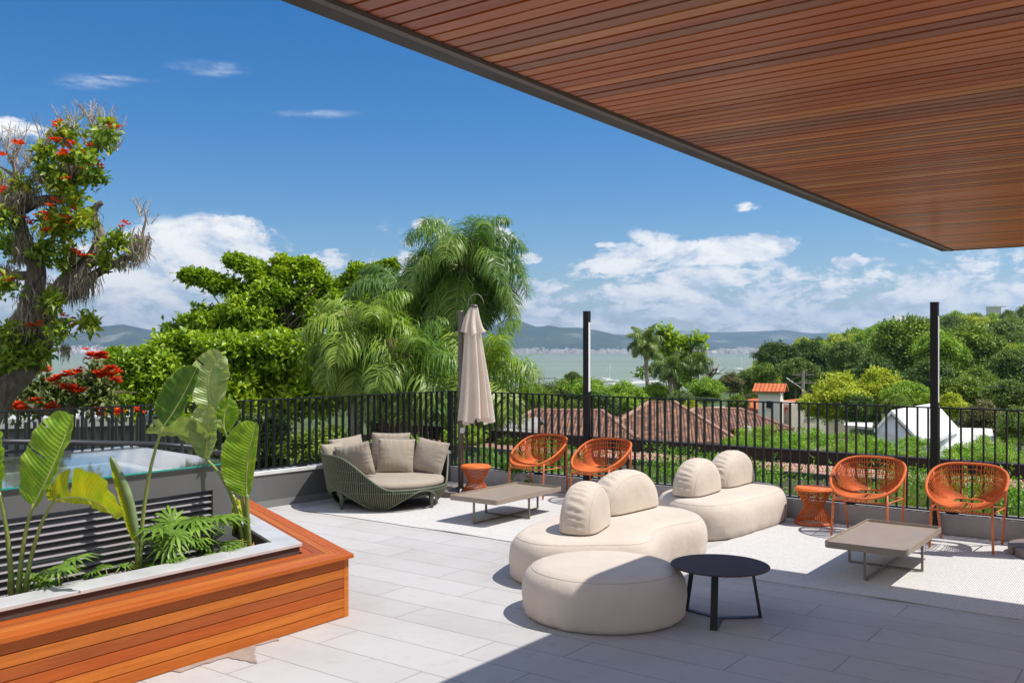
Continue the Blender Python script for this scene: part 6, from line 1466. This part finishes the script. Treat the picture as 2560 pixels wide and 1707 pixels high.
named = [('dark', 1940, 853, 120, 110, 'dark green tree at the low left end of the wooded hillside'), ('dark', 2020, 850, 118, 120, 'broad dark tree second from the left end of the wooded hillside'), ('olive', 2105, 852, 105, 110, 'olive tree between the dark trees and the great domed tree'),
 ('broad', 2275, 784, 92, 215, 'great domed green tree left of the right lamp post'), ('broad', 2420, 803, 88, 190, 'great domed green tree right of the right lamp post'), ('bright', 2345, 830, 84, 150, 'bright green tree between the two great domed trees'),
 ('olive', 1990, 895, 88, 110, 'olive green tree behind the concrete power pole'), ('broad', 1915, 905, 92, 90, 'mid green tree above the white water tower'), ('dark', 2190, 890, 80, 120, 'dark tree below the great domed tree'), ('dark', 2330, 900, 74, 150, 'dark tree in shade behind the right lamp post'), ('olive', 2530, 870, 74, 110, 'olive tree below the hilltop at the right edge of the picture'), ('olive', 2500, 800, 120, 130, 'pale olive tree high at the right edge'),
 ('yellow', 2090, 938, 50, 170, 'yellow-green tree behind the white gabled house'), ('yellow', 2200, 925, 53, 150, 'yellowish tree just left of the right lamp post'), ('bright', 2270, 955, 47, 130, 'bright green tree behind the ridge of the white gabled house'), ('olive', 2020, 985, 52, 60, 'small olive tree under the power pole'),
 ('broad', 2410, 935, 50, 150, 'rounded green tree right of the right lamp post above the gravel roof'), ('olive', 2520, 950, 46, 150, 'olive tree low at the right edge'), ('brown', 2455, 1000, 42, 130, 'reddish brown shrub-like tree right of the white gabled house'), ('olive', 2550, 1015, 38, 140, 'yellow-brown thicket at the right edge behind the fence bars'), ('yellow', 2380, 985, 44, 90, 'small yellowish tree right of the white gable'), ('broad', 2240, 985, 45, 80, 'small green tree touching the white gable'),
 ('dark', 2150, 985, 48, 110, 'dark green tree beneath the yellow-green tree'), ('broad', 1840, 985, 55, 60, 'small green tree left of the orange roof'),
 ('olive', 1870, 922, 105, 80, 'grey-olive tree at the shore between the bare tree and the hill'), ('brown', 1825, 930, 100, 80, 'greyish brown tree right of the tall shore palm'), ('bright', 1765, 945, 80, 95, 'rounded bright green tree right of the tall shore palm'), ('bright', 1640, 958, 75, 100, 'low green tree under the shore palm'), ('bright', 1560, 955, 72, 110, 'low bright tree between the left lamp post and the shore palm'), ('olive', 1700, 975, 66, 90, 'olive tree behind the tiled house ridge'),
 ('broad', 1400, 945, 78, 120, 'green tree just left of the left lamp post'), ('bright', 1470, 945, 76, 110, 'green tree directly behind the left lamp post'), ('olive', 1432, 928, 90, 60, 'small pale tree rising left of the left lamp post'), ('broad', 1330, 955, 60, 110, 'green tree right of the closed umbrella'), ('dark', 1270, 985, 40, 110, 'dark green tree close behind the umbrella'), ('broad', 1400, 990, 52, 120, 'tree behind the left wing of the tiled house'), ('dark', 1500, 985, 56, 120, 'dark tree behind the middle of the tiled house'), ('yellow', 1730, 1000, 52, 60, 'little yellow-green tree beside the orange roof'),
 ('bright', 1560, 985, 60, 100, 'bright tree right behind the highest tiled ridge'), ('flat', 1230, 1010, 26, 150, 'feathery green tree behind the closed umbrella and the stool'), ('broad', 1275, 1085, 17, 110, 'bushy green shrub below the grey shed roof'), ('bright', 1160, 1060, 17, 120, 'bright bush seen through the bars left of the umbrella')]
for n_ in named: tree(*n_[:5], n_[5], None, .9)
# flat feathery canopies in front of the white house
fl_ = [(1900, 1062, 27, 190), (2010, 1070, 24, 190), (2120, 1078, 26, 200), (2200, 1098, 20, 210), (2330, 1120, 19, 220), (2440, 1110, 21, 210), (2540, 1118, 20, 200), (1960, 1092, 19, 200), (2080, 1108, 18, 200), (2290, 1090, 24, 120), (2480, 1088, 27, 160), (1850, 1088, 22, 140)]
fd = ['left of the white gable, farthest left', 'second from the left, before the tower house', 'just left of the white gable', 'in front of the white gable', 'in front of the white gable, right under the lamp post', 'before the white corrugated roof', 'at the right edge before the corrugated roof', 'low and near, left of the third orange chair', 'low and near, above the third orange chair', 'small one against the white roof', 'behind the others at the right', 'small one right of the tiled house']
for i, (px, py, Dd, wp) in enumerate(fl_): tree('flat' if i % 2 else 'flat2', px, py, Dd, wp, 'flat-topped feathery tree, '+fd[i], 'flat-topped feathery trees beyond the gravel roof', 1.0)
for k in prot:
    if k not in used: pass
# foreground greenery left, seen through the bars
for (px, py, Dd, wp, kd, lb) in ((620, 1030, 19, 300, 'dark', 'dark leafy tree seen through the left railing behind the strelitzia'), (820, 1060, 17, 240, 'broad', 'green tree seen through the left railing behind the daybed'), (240, 1075, 30, 240, 'dark', 'dark shrub-like tree below the red-flowered tree'), (1010, 1090, 16, 200, 'bright', 'bush below the railing corner behind the daybed pillows')): tree(kd, px, py, Dd, wp, lb, None, .8)
# shore palm cluster
palm('tall_palm', 'tall palm standing alone against the water, right of the left lamp post', 1612, 856, 78, 17, 1.75, 61, [(.08, .15, .03), (.17, .25, .04), (.30, .37, .08)], .9, .17, leaf=.5, dens=1.3, lw=.05)
palm('tall_palm', 'shorter palm at the right foot of the lone tall palm', 1672, 918, 74, 14, 1.6, 62, [(.07, .14, .02), (.14, .22, .04), (.24, .31, .07)], .9, .16, leaf=.5, dens=1.2, lw=.05)
palm('tall_palm', 'slim palm frond crown right of the shore tree, against the water', 1742, 905, 85, 14, 1.5, 63, [(.07, .14, .02), (.14, .22, .04), (.24, .31, .07)], .9, .2, leaf=.7, dens=1.0, lw=.042)
st = thing('shore_tree', 'dark green leaning tree with finger-like branches right behind the tall shore palm', 'tree', (0, 0, 0)); Dd = 86
V, Fc = cluster_leaves(pxblobs([(1650,838,18,12),(1672,835,20,13),(1668,855,24,18),(1690,860,22,14),(1712,868,18,10),(1738,860,18,9),(1750,852,10,5),(1700,885,24,14),(1722,900,22,14),(1745,905,18,10),(1690,905,26,16),(1712,925,26,16),(1735,925,14,10),(1690,945,28,20),(1640,880,18,20),(1660,900,20,20),(1610,935,20,14),(1715,950,16,16)], Dd), 2.2, 9, .55, .3, .28, up=.4, thick=.6, bias=.3, r=rs); np_mesh('crown', V, Fc, M_almond, st)
b0 = at(1690, 990, Dd); b0.z = gz(b0.x, Dd); mb = MB(); limbs(mb, [([b0, at(1690, 940, Dd), at(1675, 880, Dd), at(1665, 845, Dd)], .5, .1), ([at(1688, 920, Dd), at(1715, 880, Dd), at(1745, 858, Dd)], .25, .05), ([at(1690, 940, Dd), at(1720, 910, Dd), at(1745, 905, Dd)], .2, .05)], 6); mb.build('trunk', M_bark, st, smooth=True)
bt_ = thing('bare_tree', 'leafless grey tree against the water between the shore palm and the brownish tree', 'tree', (0, 0, 0)); Dd = 88; mb = MB(); b0 = at(1775, 985, Dd)
L = [([b0, at(1775, 950, Dd), at(1772, 925, Dd)], .3, .12)]
for k in range(16): a = -1.3+2.6*k/15; l = 26+22*rs.random(); L.append(([at(1775, 950-k % 4*6, Dd), at(1775+math.sin(a)*l*.6, 940-math.cos(a)*l*.5, Dd+rs.normal()), at(1775+math.sin(a)*l*1.2+rs.normal()*5, 935-math.cos(a)*l, Dd+rs.normal())], .09, .03))
limbs(mb, L, 5); mb.build('branches', M_barkg, bt_)
# ---------------------------------------------------------------- haze
hz = bpy.data.materials.new('haze_air'); hz.use_nodes = True; N = NT(hz.node_tree); N.n.clear()
o_ = N.node('ShaderNodeOutputMaterial'); pv = N.node('ShaderNodeVolumePrincipled'); pv.inputs['Color'].default_value = (.50, .72, 1, 1); pv.inputs['Density'].default_value = HAZE; pv.inputs['Anisotropy'].default_value = .35
N.l.new(pv.outputs[0], o_.inputs['Volume'])
mb = MB(); mb.box(-7000, 7000, -900, 8700, SEA-40, 330); o = mb.build('haze', hz); o['kind'] = 'stuff'; tag(o, 'thin bluish air between the terrace and the far hills', 'haze')
